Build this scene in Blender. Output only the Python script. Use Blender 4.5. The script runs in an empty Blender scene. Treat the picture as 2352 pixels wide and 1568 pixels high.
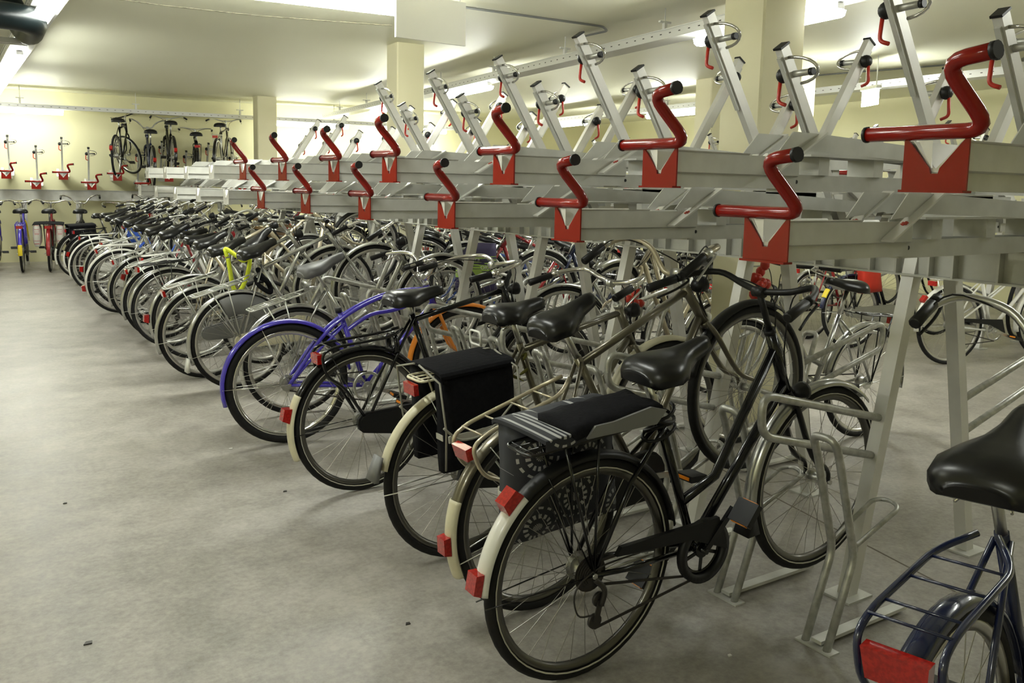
import bpy, math, random
from mathutils import Vector, Matrix
from math import sin, cos, pi, radians, atan2, sqrt, asin

S = bpy.context.scene
COL = S.collection
rnd = random.Random(7)

# ------------------------------------------------------------ camera, world, exposure
FPX = 1985.75
cam_d = bpy.data.cameras.new('camera')
cam_d.sensor_width = 36.0
cam_d.lens = FPX / 2352 * 36
cam_d.shift_y = -(784 - 666.6) / 2352
cam_d.clip_start = 0.05
cam_d.clip_end = 100
cam = bpy.data.objects.new('camera', cam_d)
COL.objects.link(cam)
YAW, PIT, ROLL = 0.581, math.atan(240 / FPX), 0.02
_f = Vector((sin(YAW) * cos(PIT), cos(YAW) * cos(PIT), -sin(PIT)))
_r = Vector((cos(YAW), -sin(YAW), 0))
_u = _r.cross(_f)
_r2 = cos(ROLL) * _r + sin(ROLL) * _u
_u2 = -sin(ROLL) * _r + cos(ROLL) * _u
cam.matrix_world = Matrix(((_r2.x, _u2.x, -_f.x, 0), (_r2.y, _u2.y, -_f.y, 0), (_r2.z, _u2.z, -_f.z, 1.499), (0, 0, 0, 1)))
cam_d.dof.use_dof = False
S.camera = cam
S.view_settings.view_transform = 'Standard'
S.view_settings.look = 'None'
S.view_settings.gamma = 1
S.view_settings.exposure = 2.62
S.view_settings.use_curve_mapping = False
S.cycles.use_denoising = True
S.cycles.max_bounces = 7
S.cycles.diffuse_bounces = 4
S.cycles.glossy_bounces = 3
S.cycles.caustics_reflective = False
S.cycles.caustics_refractive = False
S.cycles.sample_clamp_indirect = 6
W = bpy.data.worlds.new('world')
S.world = W
W.use_nodes = True
W.node_tree.nodes['Background'].inputs[0].default_value = (0.5, 0.5, 0.42, 1)
W.node_tree.nodes['Background'].inputs[1].default_value = 0.02
LAMP = 15.0          # strength of the fluorescent tubes


# ------------------------------------------------------------ materials
def mat(name, col, rough=0.5, metal=0.0, emit=0, noise=None, bump=0, coat=0, spec=None):
    m = bpy.data.materials.new(name)
    m.use_nodes = True
    nt = m.node_tree
    b = nt.nodes['Principled BSDF']
    b.inputs['Base Color'].default_value = (*col, 1)
    b.inputs['Roughness'].default_value = rough
    b.inputs['Metallic'].default_value = metal
    if coat:
        b.inputs['Coat Weight'].default_value = coat
        b.inputs['Coat Roughness'].default_value = 0.08
    if spec is not None:
        b.inputs['Specular IOR Level'].default_value = spec
    if emit:
        b.inputs['Emission Color'].default_value = (0.97, 1.0, 0.93, 1)
        b.inputs['Emission Strength'].default_value = emit
    if noise:
        scale, amt, col2 = noise
        tc = nt.nodes.new('ShaderNodeTexCoord')
        n = nt.nodes.new('ShaderNodeTexNoise')
        n.inputs['Scale'].default_value = scale
        n.inputs['Detail'].default_value = 6
        r = nt.nodes.new('ShaderNodeValToRGB')
        r.color_ramp.elements[0].position = 0.5 - amt
        r.color_ramp.elements[1].position = 0.5 + amt
        r.color_ramp.elements[0].color = (*col2, 1)
        r.color_ramp.elements[1].color = (*col, 1)
        nt.links.new(tc.outputs['Object'], n.inputs['Vector'])
        nt.links.new(n.outputs['Fac'], r.inputs['Fac'])
        nt.links.new(r.outputs['Color'], b.inputs['Base Color'])
        if bump:
            bp = nt.nodes.new('ShaderNodeBump')
            bp.inputs['Strength'].default_value = bump
            bp.inputs['Distance'].default_value = 0.01
            nt.links.new(n.outputs['Fac'], bp.inputs['Height'])
            nt.links.new(bp.outputs['Normal'], b.inputs['Normal'])
    return m


M = {}
M['galv'] = mat('galvanized', (0.66, 0.66, 0.62), 0.5, 0.35, noise=(9, 0.25, (0.5, 0.5, 0.46)))
M['galv_lt'] = mat('galvanized_light', (0.74, 0.73, 0.69), 0.42, 0.35, noise=(5, 0.25, (0.6, 0.59, 0.55)))
M['tubegalv'] = mat('galvanized_tube', (0.62, 0.62, 0.58), 0.38, 0.6, noise=(30, 0.2, (0.36, 0.36, 0.33)))
M['red'] = mat('red_enamel', (0.25, 0.009, 0.005), 0.17, spec=0.4)
M['orangered'] = mat('red_lever', (0.5, 0.03, 0.015), 0.35)
M['black'] = mat('black_plastic', (0.009, 0.009, 0.0095), 0.42, spec=0.35)
M['rubber'] = mat('tyre_rubber', (0.013, 0.0125, 0.012), 0.7, noise=(60, 0.2, (0.008, 0.008, 0.008)), spec=0.3)
M['leather'] = mat('saddle_vinyl', (0.009, 0.009, 0.0095), 0.3, noise=(40, 0.3, (0.006, 0.006, 0.006)), spec=0.45)
M['greysad'] = mat('grey_saddle', (0.12, 0.12, 0.12), 0.45)
M['chrome'] = mat('chrome', (0.72, 0.71, 0.68), 0.18, 1.0)
M['alu'] = mat('brushed_aluminium', (0.6, 0.6, 0.58), 0.34, 1.0)
M['rimdk'] = mat('dark_rim', (0.16, 0.155, 0.14), 0.3, 0.9)
M['rim'] = mat('rim_aluminium', (0.55, 0.54, 0.51), 0.32, 0.9)
M['spoke'] = mat('steel_spoke', (0.42, 0.4, 0.36), 0.3, 1.0)
M['blackpaint'] = mat('black_paint', (0.006, 0.006, 0.007), 0.2, coat=0.4, spec=0.3)
M['navy'] = mat('navy_paint', (0.012, 0.018, 0.06), 0.25, coat=0.6)
M['purple'] = mat('violet_blue_paint', (0.055, 0.035, 0.46), 0.25, coat=0.7)
M['orange'] = mat('orange_paint', (0.85, 0.27, 0.02), 0.3, coat=0.6)
M['silver'] = mat('silver_paint', (0.46, 0.46, 0.44), 0.26, 0.8, coat=0.4)
M['bronze'] = mat('grey_bronze_paint', (0.16, 0.145, 0.105), 0.3, 0.6, coat=0.4)
M['champagne'] = mat('champagne_paint', (0.52, 0.46, 0.33), 0.3, 0.5, coat=0.4)
M['white'] = mat('white_paint', (0.78, 0.77, 0.72), 0.3, coat=0.4)
M['cream'] = mat('cream_enamel', (0.72, 0.68, 0.5), 0.4, noise=(14, 0.3, (0.6, 0.56, 0.4)))
M['redpaint'] = mat('red_paint', (0.35, 0.015, 0.02), 0.25, coat=0.6)
M['bluepaint'] = mat('blue_paint', (0.03, 0.08, 0.35), 0.25, coat=0.6)
M['yellow'] = mat('yellow_plastic', (0.85, 0.66, 0.03), 0.45)
M['neon'] = mat('neon_yellow_fabric', (0.75, 0.85, 0.05), 0.8)
M['lens'] = mat('red_reflector', (0.5, 0.012, 0.008), 0.15, coat=0.8, noise=(120, 0.1, (0.33, 0.006, 0.004)))
M['amber'] = mat('amber_reflector', (0.8, 0.25, 0.02), 0.2)
M['greyrub'] = mat('grey_rubber', (0.2, 0.2, 0.2), 0.55)
M['canvas'] = mat('black_canvas', (0.006, 0.006, 0.008), 0.9, noise=(60, 0.3, (0.01, 0.01, 0.012)), bump=0.3, spec=0.15)
M['strap'] = mat('elastic_strap', (0.3, 0.29, 0.24), 0.7)
M['strip'] = mat('reflective_strip', (0.55, 0.53, 0.46), 0.35)
M['wood'] = mat('brown_slat', (0.28, 0.17, 0.06), 0.6)
M['blueplastic'] = mat('blue_plastic', (0.04, 0.12, 0.6), 0.4)
M['whiteplastic'] = mat('white_plastic', (0.8, 0.8, 0.76), 0.5)
M['sticker'] = mat('red_sticker', (0.4, 0.05, 0.03), 0.5)
M['clear'] = mat('glass_lens', (0.6, 0.6, 0.55), 0.1, 0.3)
M['pipe'] = mat('black_pipe', (0.003, 0.006, 0.0065), 0.35, spec=0.3)
M['tray'] = mat('cable_tray_steel', (0.6, 0.6, 0.58), 0.4, 0.5)
M['lamp'] = mat('fluorescent_diffuser', (0.9, 0.9, 0.85), 0.4, emit=LAMP)
M['lampdim'] = mat('fluorescent_diffuser_dim', (0.9, 0.9, 0.85), 0.4, emit=LAMP * .55)  # same diffuser with weaker emission, set to even out the brightness
M['signw'] = mat('sign_white', (0.74, 0.73, 0.66), 0.5)
M['oil'] = mat('dirty_steel', (0.06, 0.055, 0.05), 0.45, 0.6)


def floor_mat():
    m = mat('polished_concrete', (0.42, 0.4, 0.35), 0.42)
    nt = m.node_tree
    b = nt.nodes['Principled BSDF']
    tc = nt.nodes.new('ShaderNodeTexCoord')

    def noise(scale, detail, rough=0.6):
        n = nt.nodes.new('ShaderNodeTexNoise')
        n.inputs['Scale'].default_value = scale
        n.inputs['Detail'].default_value = detail
        n.inputs['Roughness'].default_value = rough
        nt.links.new(tc.outputs['Object'], n.inputs['Vector'])
        return n
    n1, n2, n3 = noise(1.1, 8), noise(5, 10, 0.7), noise(40, 6, 0.7)
    r = nt.nodes.new('ShaderNodeValToRGB')
    e = r.color_ramp.elements
    e[0].position, e[0].color = 0.38, (0.19, 0.175, 0.15, 1)
    e[1].position, e[1].color = 0.60, (0.41, 0.385, 0.345, 1)
    mx = nt.nodes.new('ShaderNodeMix')
    mx.inputs[0].default_value = 0.55
    nt.links.new(n1.outputs['Fac'], mx.inputs[2])
    nt.links.new(n2.outputs['Fac'], mx.inputs[3])
    mx2 = nt.nodes.new('ShaderNodeMix')
    mx2.inputs[0].default_value = 0.22
    nt.links.new(mx.outputs[0], mx2.inputs[2])
    nt.links.new(n3.outputs['Fac'], mx2.inputs[3])
    nt.links.new(mx2.outputs[0], r.inputs['Fac'])
    nt.links.new(r.outputs['Color'], b.inputs['Base Color'])
    r2 = nt.nodes.new('ShaderNodeMapRange')
    r2.inputs['To Min'].default_value = 0.3
    r2.inputs['To Max'].default_value = 0.6
    nt.links.new(n2.outputs['Fac'], r2.inputs['Value'])
    nt.links.new(r2.outputs[0], b.inputs['Roughness'])
    bp = nt.nodes.new('ShaderNodeBump')
    bp.inputs['Strength'].default_value = 0.08
    nt.links.new(n3.outputs['Fac'], bp.inputs['Height'])
    nt.links.new(bp.outputs['Normal'], b.inputs['Normal'])
    return m


def floral_mat(bg=(0.02, 0.022, 0.03), fg=(0.42, 0.42, 0.42), scale=6.0, fg2=None):
    m = mat('floral_print', bg, 0.6)
    nt = m.node_tree
    b = nt.nodes['Principled BSDF']
    tc = nt.nodes.new('ShaderNodeTexCoord')
    v = nt.nodes.new('ShaderNodeTexVoronoi')
    v.voronoi_dimensions = '2D'
    v.inputs['Scale'].default_value = scale
    v.inputs['Randomness'].default_value = 0.7
    sw = nt.nodes.new('ShaderNodeSeparateXYZ')
    cb = nt.nodes.new('ShaderNodeCombineXYZ')
    nt.links.new(tc.outputs['Object'], sw.inputs[0])
    nt.links.new(sw.outputs['X'], cb.inputs['X'])
    nt.links.new(sw.outputs['Z'], cb.inputs['Y'])
    nt.links.new(cb.outputs[0], v.inputs['Vector'])

    def mth(op, a, c=None):
        n = nt.nodes.new('ShaderNodeMath')
        n.operation = op
        for i, x in enumerate((a, c)):
            if x is None:
                continue
            if isinstance(x, (int, float)):
                n.inputs[i].default_value = x
            else:
                nt.links.new(x, n.inputs[i])
        return n.outputs[0]
    d = v.outputs['Distance']
    rings = mth('GREATER_THAN', mth('SINE', mth('MULTIPLY', d, 34)), 0.1)
    # petals: angle about the cell centre
    vp = nt.nodes.new('ShaderNodeVectorMath')
    vp.operation = 'SUBTRACT'
    sc = nt.nodes.new('ShaderNodeVectorMath')
    sc.operation = 'SCALE'
    sc.inputs['Scale'].default_value = 1.0
    nt.links.new(cb.outputs[0], sc.inputs[0])
    nt.links.new(sc.outputs[0], vp.inputs[0])
    nt.links.new(v.outputs['Position'], vp.inputs[1])
    s2 = nt.nodes.new('ShaderNodeSeparateXYZ')
    nt.links.new(vp.outputs[0], s2.inputs[0])
    ang = mth('ARCTAN2', s2.outputs['Y'], s2.outputs['X'])
    pet = mth('GREATER_THAN', mth('SINE', mth('MULTIPLY', ang, 14)), -0.1)
    inr = mth('LESS_THAN', d, 0.42)
    f = mth('MULTIPLY', mth('MULTIPLY', rings, pet), inr)
    mx = nt.nodes.new('ShaderNodeMix')
    mx.data_type = 'RGBA'
    nt.links.new(f, mx.inputs[0])
    mx.inputs[6].default_value = (*bg, 1)
    mx.inputs[7].default_value = (*fg, 1)
    nt.links.new(mx.outputs[2], b.inputs['Base Color'])
    return m


M['floor'] = floor_mat()
M['floral'] = floral_mat()
M['floralred'] = floral_mat((0.7, 0.68, 0.62), (0.5, 0.02, 0.04), 9)
M['wall'] = mat('cream_yellow_wall', (0.76, 0.73, 0.46), 0.7, noise=(1.2, 0.4, (0.70, 0.67, 0.42)))
M['ceil'] = mat('cream_ceiling', (0.84, 0.83, 0.66), 0.55, noise=(0.8, 0.4, (0.80, 0.79, 0.62)))
M['column'] = mat('cream_column', (0.76, 0.72, 0.50), 0.6, noise=(3, 0.4, (0.72, 0.68, 0.46)))
M['seam'] = mat('cracked_joint', (0.3, 0.28, 0.2), 0.9, noise=(30, 0.1, (0.5, 0.47, 0.34)))
M['jointdk'] = mat('saw_cut', (0.16, 0.14, 0.11), 0.9)


# ------------------------------------------------------------ mesh builder
class MB:
    def __init__(s):
        s.v, s.f, s.s = [], [], []

    def add(s, vs, fs, smooth=False):
        o = len(s.v)
        s.v += [tuple(x) for x in vs]
        for f in fs:
            s.f.append(tuple(i + o for i in f))
            s.s.append(smooth)
        return s

    def box(s, a, b, m=None):
        x0, y0, z0 = a
        x1, y1, z1 = b
        vs = [(x, y, z) for x in (x0, x1) for y in (y0, y1) for z in (z0, z1)]
        if m is not None:
            vs = [m @ Vector(v) for v in vs]
        return s.add(vs, [(0, 1, 3, 2), (4, 6, 7, 5), (0, 4, 5, 1), (2, 3, 7, 6), (0, 2, 6, 4), (1, 5, 7, 3)])

    def bar(s, p, q, w, h, up=(0, 0, 1)):
        """a rectangular bar from p to q, w wide, h high"""
        p, q = Vector(p), Vector(q)
        d = (q - p).normalized()
        u = Vector(up)
        if abs(d.dot(u)) > 0.98:
            u = Vector((1, 0, 0))
        r = d.cross(u).normalized()
        u = r.cross(d)
        vs = []
        for c in (p, q):
            for a, b in ((-1, -1), (1, -1), (1, 1), (-1, 1)):
                vs.append(c + r * (a * w / 2) + u * (b * h / 2))
        return s.add(vs, [(3, 2, 1, 0), (4, 5, 6, 7), (0, 1, 5, 4), (1, 2, 6, 5), (2, 3, 7, 6), (3, 0, 4, 7)])

    def tube(s, pts, r, n=8, closed=False, caps=True):
        P = [Vector(p) for p in pts]
        R = r if isinstance(r, (list, tuple)) else [r] * len(P)
        m = len(P)
        T = []
        for i in range(m):
            a = P[(i - 1) % m] if (i or closed) else P[0]
            b = P[(i + 1) % m] if (i < m - 1 or closed) else P[-1]
            t = (b - a)
            T.append(t.normalized() if t.length > 1e-9 else Vector((0, 0, 1)))
        u = Vector((0, 0, 1)) if abs(T[0].z) < 0.9 else Vector((0, 1, 0))
        vs = []
        for i in range(m):
            u = (u - T[i] * u.dot(T[i]))
            u.normalize()
            w = T[i].cross(u)
            for k in range(n):
                a = 2 * pi * k / n
                vs.append(P[i] + (u * cos(a) + w * sin(a)) * R[i])
        fs = []
        for i in range(m if closed else m - 1):
            j = (i + 1) % m
            for k in range(n):
                l = (k + 1) % n
                fs.append((i * n + k, i * n + l, j * n + l, j * n + k))
        s.add(vs, fs, True)
        if caps and not closed:
            o = len(s.v) - len(vs)
            s.f.append(tuple(o + k for k in range(n))[::-1])
            s.f.append(tuple(o + (m - 1) * n + k for k in range(n)))
            s.s += [False, False]
        return s

    def cyl(s, p, q, r, n=14):
        return s.tube([p, q], r, n)

    def ring(s, R, prof, n=48, c=(0, 0, 0), smooth=True, a0=None, a1=None):
        """profile (radius offset, y) swept round the y axis (a wheel in the xz plane)"""
        m = len(prof)
        full = a0 is None
        cnt = n if full else n + 1
        vs = []
        for i in range(cnt):
            a = 2 * pi * i / n if full else a0 + (a1 - a0) * i / n
            for dr, y in prof:
                vs.append((c[0] + (R + dr) * cos(a), c[1] + y, c[2] + (R + dr) * sin(a)))
        fs = []
        for i in range(n):
            j = (i + 1) % cnt
            for k in range(m):
                l = (k + 1) % m
                fs.append((i * m + k, j * m + k, j * m + l, i * m + l))
        s.add(vs, fs, smooth)
        if not full:
            o = len(s.v) - len(vs)
            s.f.append(tuple(o + k for k in range(m)))
            s.f.append(tuple(o + n * m + k for k in range(m))[::-1])
            s.s += [False, False]
        return s

    def prism(s, poly, axis, a, b):
        """extrude a 2-d polygon; axis 'x': poly=(y,z); 'y': poly=(x,z); 'z': poly=(x,y)"""
        def mk(p, t):
            return {'x': (t, p[0], p[1]), 'y': (p[0], t, p[1]), 'z': (p[0], p[1], t)}[axis]
        n = len(poly)
        vs = [mk(p, a) for p in poly] + [mk(p, b) for p in poly]
        fs = [tuple(range(n)), tuple(range(2 * n - 1, n - 1, -1))]
        fs += [(i, i + n, (i + 1) % n + n, (i + 1) % n) for i in range(n)]
        return s.add(vs, fs)

    def sphere(s, c, r, n=10, sc=(1, 1, 1)):
        vs, fs = [], []
        h = n // 2 + 1
        for i in range(h + 1):
            t = pi * i / h
            for k in range(n):
                a = 2 * pi * k / n
                vs.append((c[0] + r * sc[0] * sin(t) * cos(a), c[1] + r * sc[1] * sin(t) * sin(a), c[2] + r * sc[2] * cos(t)))
        for i in range(h):
            for k in range(n):
                l = (k + 1) % n
                fs.append((i * n + k, (i + 1) * n + k, (i + 1) * n + l, i * n + l))
        return s.add(vs, fs, True)

    def mesh(s, name, m):
        me = bpy.data.meshes.new(name)
        me.from_pydata(s.v, [], s.f)
        me.polygons.foreach_set('use_smooth', s.s)
        me.materials.append(m)
        me.update()
        return me


def bez(pts, n=6):
    """smooth a polyline with rounded corners (Catmull-Rom)"""
    P = [Vector(p) for p in pts]
    out = []
    for i in range(len(P) - 1):
        p0, p1, p2, p3 = P[max(i - 1, 0)], P[i], P[i + 1], P[min(i + 2, len(P) - 1)]
        for k in range(n):
            t = k / n
            out.append(0.5 * ((2 * p1) + (p2 - p0) * t + (2 * p0 - 5 * p1 + 4 * p2 - p3) * t * t + (3 * p1 - p0 - 3 * p2 + p3) * t ** 3))
    out.append(P[-1])
    return out


def bend(pts, r=0.04, n=4):
    """polyline with filleted corners"""
    P = [Vector(p) for p in pts]
    out = [P[0]]
    for i in range(1, len(P) - 1):
        a, b, c = P[i - 1], P[i], P[i + 1]
        ra = min(r, (a - b).length * 0.49, (c - b).length * 0.49)
        p, q = b + (a - b).normalized() * ra, b + (c - b).normalized() * ra
        for k in range(n + 1):
            t = k / n
            out.append((1 - t) ** 2 * p + 2 * t * (1 - t) * b + t * t * q)
    out.append(P[-1])
    return out


# ------------------------------------------------------------ objects
def empty(name, label=None, cat=None, group=None, mw=None):
    o = bpy.data.objects.new(name, None)
    o.empty_display_size = 0.1
    COL.objects.link(o)
    if mw is not None:
        o.matrix_world = mw
    tag(o, label, cat, group)
    return o


def tag(o, label=None, cat=None, group=None, kind=None):
    if label:
        o['label'] = label
    if cat:
        o['category'] = cat
    if group:
        o['group'] = group
    if kind:
        o['kind'] = kind
    return o


def put(name, me, parent=None, ml=None, label=None):
    o = bpy.data.objects.new(name, me)
    COL.objects.link(o)
    if parent is not None:
        o.parent = parent
    if ml is not None:
        o.matrix_local = ml
    if label:
        o['label'] = label
    return o


CACHE = {}


def cached(key, m, fn):
    k = (key, m)
    if k not in CACHE:
        mb = MB()
        fn(mb)
        CACHE[k] = mb.mesh(str(key[0] if isinstance(key, tuple) else key), M[m])
    return CACHE[k]


def part(name, key, m, fn, parent, ml=None, label=None):
    return put(name, cached(key, m, fn), parent, ml, label)


def struct(name, mb, m):
    return tag(put(name, mb.mesh(name, M[m])), kind='structure')


def copy_tree(o, parent=None):
    c = o.copy()
    COL.objects.link(c)
    if parent is not None:
        c.parent = parent
    for ch in o.children:
        copy_tree(ch, c)
    return c


def T(x, y, z):
    return Matrix.Translation((x, y, z))


def RZ(d):
    return Matrix.Rotation(radians(d), 4, 'Z')


def RX(d):
    return Matrix.Rotation(radians(d), 4, 'X')


def RY(d):
    return Matrix.Rotation(radians(d), 4, 'Y')


ORD = ['first', 'second', 'third', 'fourth', 'fifth', 'sixth', 'seventh', 'eighth', 'ninth', 'tenth', 'eleventh', 'twelfth', 'thirteenth',
       'fourteenth', 'fifteenth', 'sixteenth', 'seventeenth', 'eighteenth', 'nineteenth', 'twentieth', 'twenty-first', 'twenty-second',
       'twenty-third', 'twenty-fourth', 'twenty-fifth', 'twenty-sixth', 'twenty-seventh', 'twenty-eighth', 'twenty-ninth', 'thirtieth']

# ------------------------------------------------------------ the room
CZ = 2.97
WALLROT = -5.5       # the far wall is turned a little against the rack rows
wx0, wy0 = 1.0, 17.35


def wy(x):
    return wy0 + (x - wx0) * math.tan(radians(WALLROT))


b = MB()
b.box((-5.2, -4.2, -0.12), (13.6, 18.2, 0))
struct('floor', b, 'floor')
b = MB()
b.box((-5.2, -4.2, CZ), (13.6, 18.2, CZ + 0.15))
struct('ceiling', b, 'ceil')
b = MB()
b.prism([(-5.2, wy(-5.2)), (13.4, wy(13.4)), (13.4, wy(13.4) + 0.2), (-5.2, wy(-5.2) + 0.2)], 'z', 0, CZ)
struct('wall_back', b, 'wall')
b = MB()
b.prism([(11.6, -4.2), (11.8, -4.2), (13.2, 16.3), (13.0, 16.3)], 'z', 0, CZ)
struct('wall_right', b, 'wall')
b = MB()
b.box((-5.2, -4.2, 0), (-5.0, 18, CZ))
struct('wall_left', b, 'wall')
b = MB()
b.box((-5.2, -4.2, 0), (12, -4.0, CZ))
struct('wall_front', b, 'wall')


def column(x, y, w, label, rot=-4):
    b = MB()
    c = 0.012
    h = w / 2
    b.prism([(-h + c, -h), (h - c, -h), (h, -h + c), (h, h - c), (h - c, h), (-h + c, h), (-h, h - c), (-h, -h + c)], 'z', 0, CZ)
    o = tag(put('column', b.mesh('column', M['column'])), kind='structure')
    o.matrix_world = T(x, y, 0) @ RZ(rot)
    o.name = 'trim_%d' % column.n
    column.n += 1


column.n = 1
column(4.45, 3.9, 0.36, '')
column(4.22, 8.6, 0.31, '')
column(4.85, 15.5, 0.34, '')
column(8.75, 8.5, 0.32, '')
column(8.05, 6.55, 0.30, '')
# expansion joint across the ceiling, with its cracked paint
b = MB()
pts = [(-4.8, 7.95), (1.02, 8.0), (1.7, 8.02), (2.44, 7.95), (3.0, 7.8), (3.6, 7.62)]
for p, q in zip(pts, pts[1:]):
    for k in range(8):
        a = Vector((p[0] + (q[0] - p[0]) * k / 8, p[1] + (q[1] - p[1]) * k / 8, CZ - 0.002))
        c = Vector((p[0] + (q[0] - p[0]) * (k + 1) / 8, p[1] + (q[1] - p[1]) * (k + 1) / 8, CZ - 0.002))
        b.bar(a, c, 0.012 + 0.016 * rnd.random(), 0.006)
struct('trim_6', b, 'seam')
b = MB()
b.bar((3.24, 2.13, 0.0006), (3.05, 1.2, 0.0006), 0.008, 0.001)
b.bar((3.24, 2.13, 0.0006), (3.6, 3.9, 0.0006), 0.008, 0.001)
struct('trim_7', b, 'jointdk')

# ------------------------------------------------------------ ceiling services
def cable_tray(p, q, label, w=0.2, h=0.07):
    root = empty('cable_tray', label, 'cable tray', 'steel cable trays under the ceiling')
    p, q = Vector(p), Vector(q)
    d = (q - p).normalized()
    r = d.cross(Vector((0, 0, 1)))
    b = MB()
    b.bar(p, q, w, 0.006)
    for s_ in (-1, 1):
        b.bar(p + r * (s_ * w / 2) + Vector((0, 0, h / 2)), q + r * (s_ * w / 2) + Vector((0, 0, h / 2)), 0.004, h)
        b.bar(p + r * (s_ * w / 2) + Vector((0, 0, h)), q + r * (s_ * w / 2) + Vector((0, 0, h)), 0.016, 0.008)
    put('channel', b.mesh('channel', M['tray']), root)
    L = (q - p).length
    hn = int(L / 1.6)
    for i in range(hn):
        c = p + d * ((i + 0.5) * L / hn)
        b = MB()
        b.box((c.x - 0.015, c.y - 0.015, c.z), (c.x + 0.015, c.y + 0.015, c.z + 0.16))
        b.cyl((c.x, c.y, c.z + 0.1), (c.x, c.y, CZ), 0.005, 6)
        b.box((c.x - 0.06, c.y - 0.012, c.z + 0.15), (c.x + 0.06, c.y + 0.012, c.z + 0.165))
        put('hanger', b.mesh('hanger', M['whiteplastic']), root)
    # perforations along the side facing the aisle
    b = MB()
    n = int(L / 0.12)
    side = -r if (r.x > 0) else r
    for i in range(n):
        c = p + d * ((i + 0.5) * L / n) + side * (w / 2 + 0.0025) + Vector((0, 0, h * 0.5))
        b.bar(c - d * 0.012, c + d * 0.012, 0.001, 0.008)
    put('slot', b.mesh('slot', M['oil']), root).update_tag()
    root.children[-1]['kind'] = 'stuff'
    return root


cable_tray((4.4, -0.2, 2.7), (6.2, 15.95, 2.7), 'cable tray running above the near rack row and past the wide column')
cable_tray((8.6, 0.3, 2.7), (9.85, 14.6, 2.7), 'second cable tray, above the farther rack row behind the columns')
cable_tray((0.68, 1.5, 2.70), (0.68, 16.4, 2.70), 'cable tray over the left aisle, at the left edge of the photo')
cable_tray((-1.5, wy(-1.5) - 0.75, 2.62), (9.0, wy(9.0) - 0.75, 2.62), 'cable tray running along the far wall', w=0.14, h=0.06)


def lamp(p, q, label, w=0.12, grp='fluorescent ceiling lamps', mtl='lamp'):
    root = empty('fluorescent_lamp', label, 'lamp', grp)
    p, q = Vector(p), Vector(q)
    d = (q - p).normalized()
    r = d.cross(Vector((0, 0, 1)))
    b = MB()
    prof = [(-w / 2, 0), (-w / 2 * 0.8, -0.035), (-w * 0.2, -0.05), (w * 0.2, -0.05), (w / 2 * 0.8, -0.035), (w / 2, 0)]
    vs = [c + r * a + Vector((0, 0, z)) for c in (p, q) for a, z in prof]
    n = len(prof)
    b.add(vs, [tuple(range(n)), tuple(range(2 * n - 1, n - 1, -1))] + [(i, i + n, (i + 1) % n + n, (i + 1) % n) for i in range(n)])
    put('diffuser', b.mesh('diffuser', M[mtl]), root)
    b = MB()
    b.bar(p + Vector((0, 0, 0.02)) - d * 0.01, q + Vector((0, 0, 0.02)) + d * 0.01, w * .5, 0.036)
    put('housing', b.mesh('housing', M['whiteplastic']), root)
    return root


LP = [((1.75, 6.50, 2.86), (3.3, 6.36, 2.86), 'large bright ceiling lamp at the top edge, left of the hanging blank sign'),
      ((0.66, 6.0, 2.655), (0.66, 7.4, 2.655), 'lamp nearest the top left corner, beside the black pipe'),
      ((0.68, 9.75, 2.655), (0.68, 11.2, 2.655), 'second lamp under the left cable tray, going away'),
      ((0.68, 11.45, 2.655), (0.68, 12.9, 2.655), 'third lamp under the left cable tray'),
      ((0.68, 14.2, 2.655), (0.68, 15.6, 2.655), 'farthest lamp under the left cable tray, at the left edge'),
      ((0.3, wy(0.3) - 0.75, 2.577), (1.75, wy(1.75) - 0.75, 2.577), 'lamp below the far wall tray at the left, above the bare trays'),
      ((5.2, wy(5.2) - 0.75, 2.577), (6.65, wy(6.65) - 0.75, 2.577), 'lamp on the far wall just right of the farthest column'),
      ((5.564, 10.25, 2.655), (5.403, 8.8, 2.655), 'lamp right of the middle column under the cable tray'),
      ((4.979, 5.0, 2.655), (4.825, 3.62, 2.655), 'lamp under the cable tray passing behind the wide near column'),
      ((5.893, 13.2, 2.655), (5.737, 11.8, 2.655), 'lamp farther along the same tray as the one by the middle column'),
      ((9.501, 10.6, 2.655), (9.379, 9.2, 2.655), 'lamp under the second tray left of the wide column'),
      ((9.763, 13.6, 2.655), (9.640, 12.2, 2.655), 'farthest lamp under the second tray'),
      ((7.3, wy(7.3) - .75, 2.577), (8.7, wy(8.7) - .75, 2.577), 'lamp on the far wall, right end, behind the raised posts'),
      ((4.62, 0.2, 2.655), (4.62, 1.6, 2.655), 'added fill lamp over the near rack row, above the top right of the photo'),  # unseen lamp added to brighten the near trays and ceiling
      ((0.66, 2.3, 2.655), (0.66, 3.7, 2.655), 'added fill lamp over the left aisle, above the top edge of the photo'),  # unseen lamp added to light the left faces of the posts
      ((-3.2, -1.2, 2.9), (-3.2, 0.2, 2.9), 'added fill lamp over the wide aisle behind the camera'),  # unseen lamp added for frontal light from the camera side
      ((8.7, 0.6, 2.655), (8.7, 2.0, 2.655), 'added fill lamp over the farther rack row, beyond the right edge of the photo'),  # unseen lamp added to brighten the floor on the right
      ((-2.6, 6.0, 2.9), (-2.6, 7.4, 2.9), 'added unseen lamp over the wide aisle left of the picture')]  # unseen lamp added to light the racks from the aisle
for n, (p, q, l) in enumerate(LP):
    lamp(p, q, l, mtl='lampdim' if n in (1, 2, 3, 4, 5, 6, 13, 14) else 'lamp')
root = empty('emergency_light', 'glowing white emergency light box hanging under the second cable tray', 'light')
b = MB()
b.box((-0.015, -0.16, -0.17), (0.015, 0.16, 0))
put('diffuser', b.mesh('diffuser', M['lamp']), root)
b = MB()
b.box((-0.03, -0.18, 0), (0.03, 0.18, 0.035))
b.cyl((0, -.12, .03), (0, -.12, CZ - 2.62), .006, 6)
b.cyl((0, .12, .03), (0, .12, CZ - 2.62), .006, 6)
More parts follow.
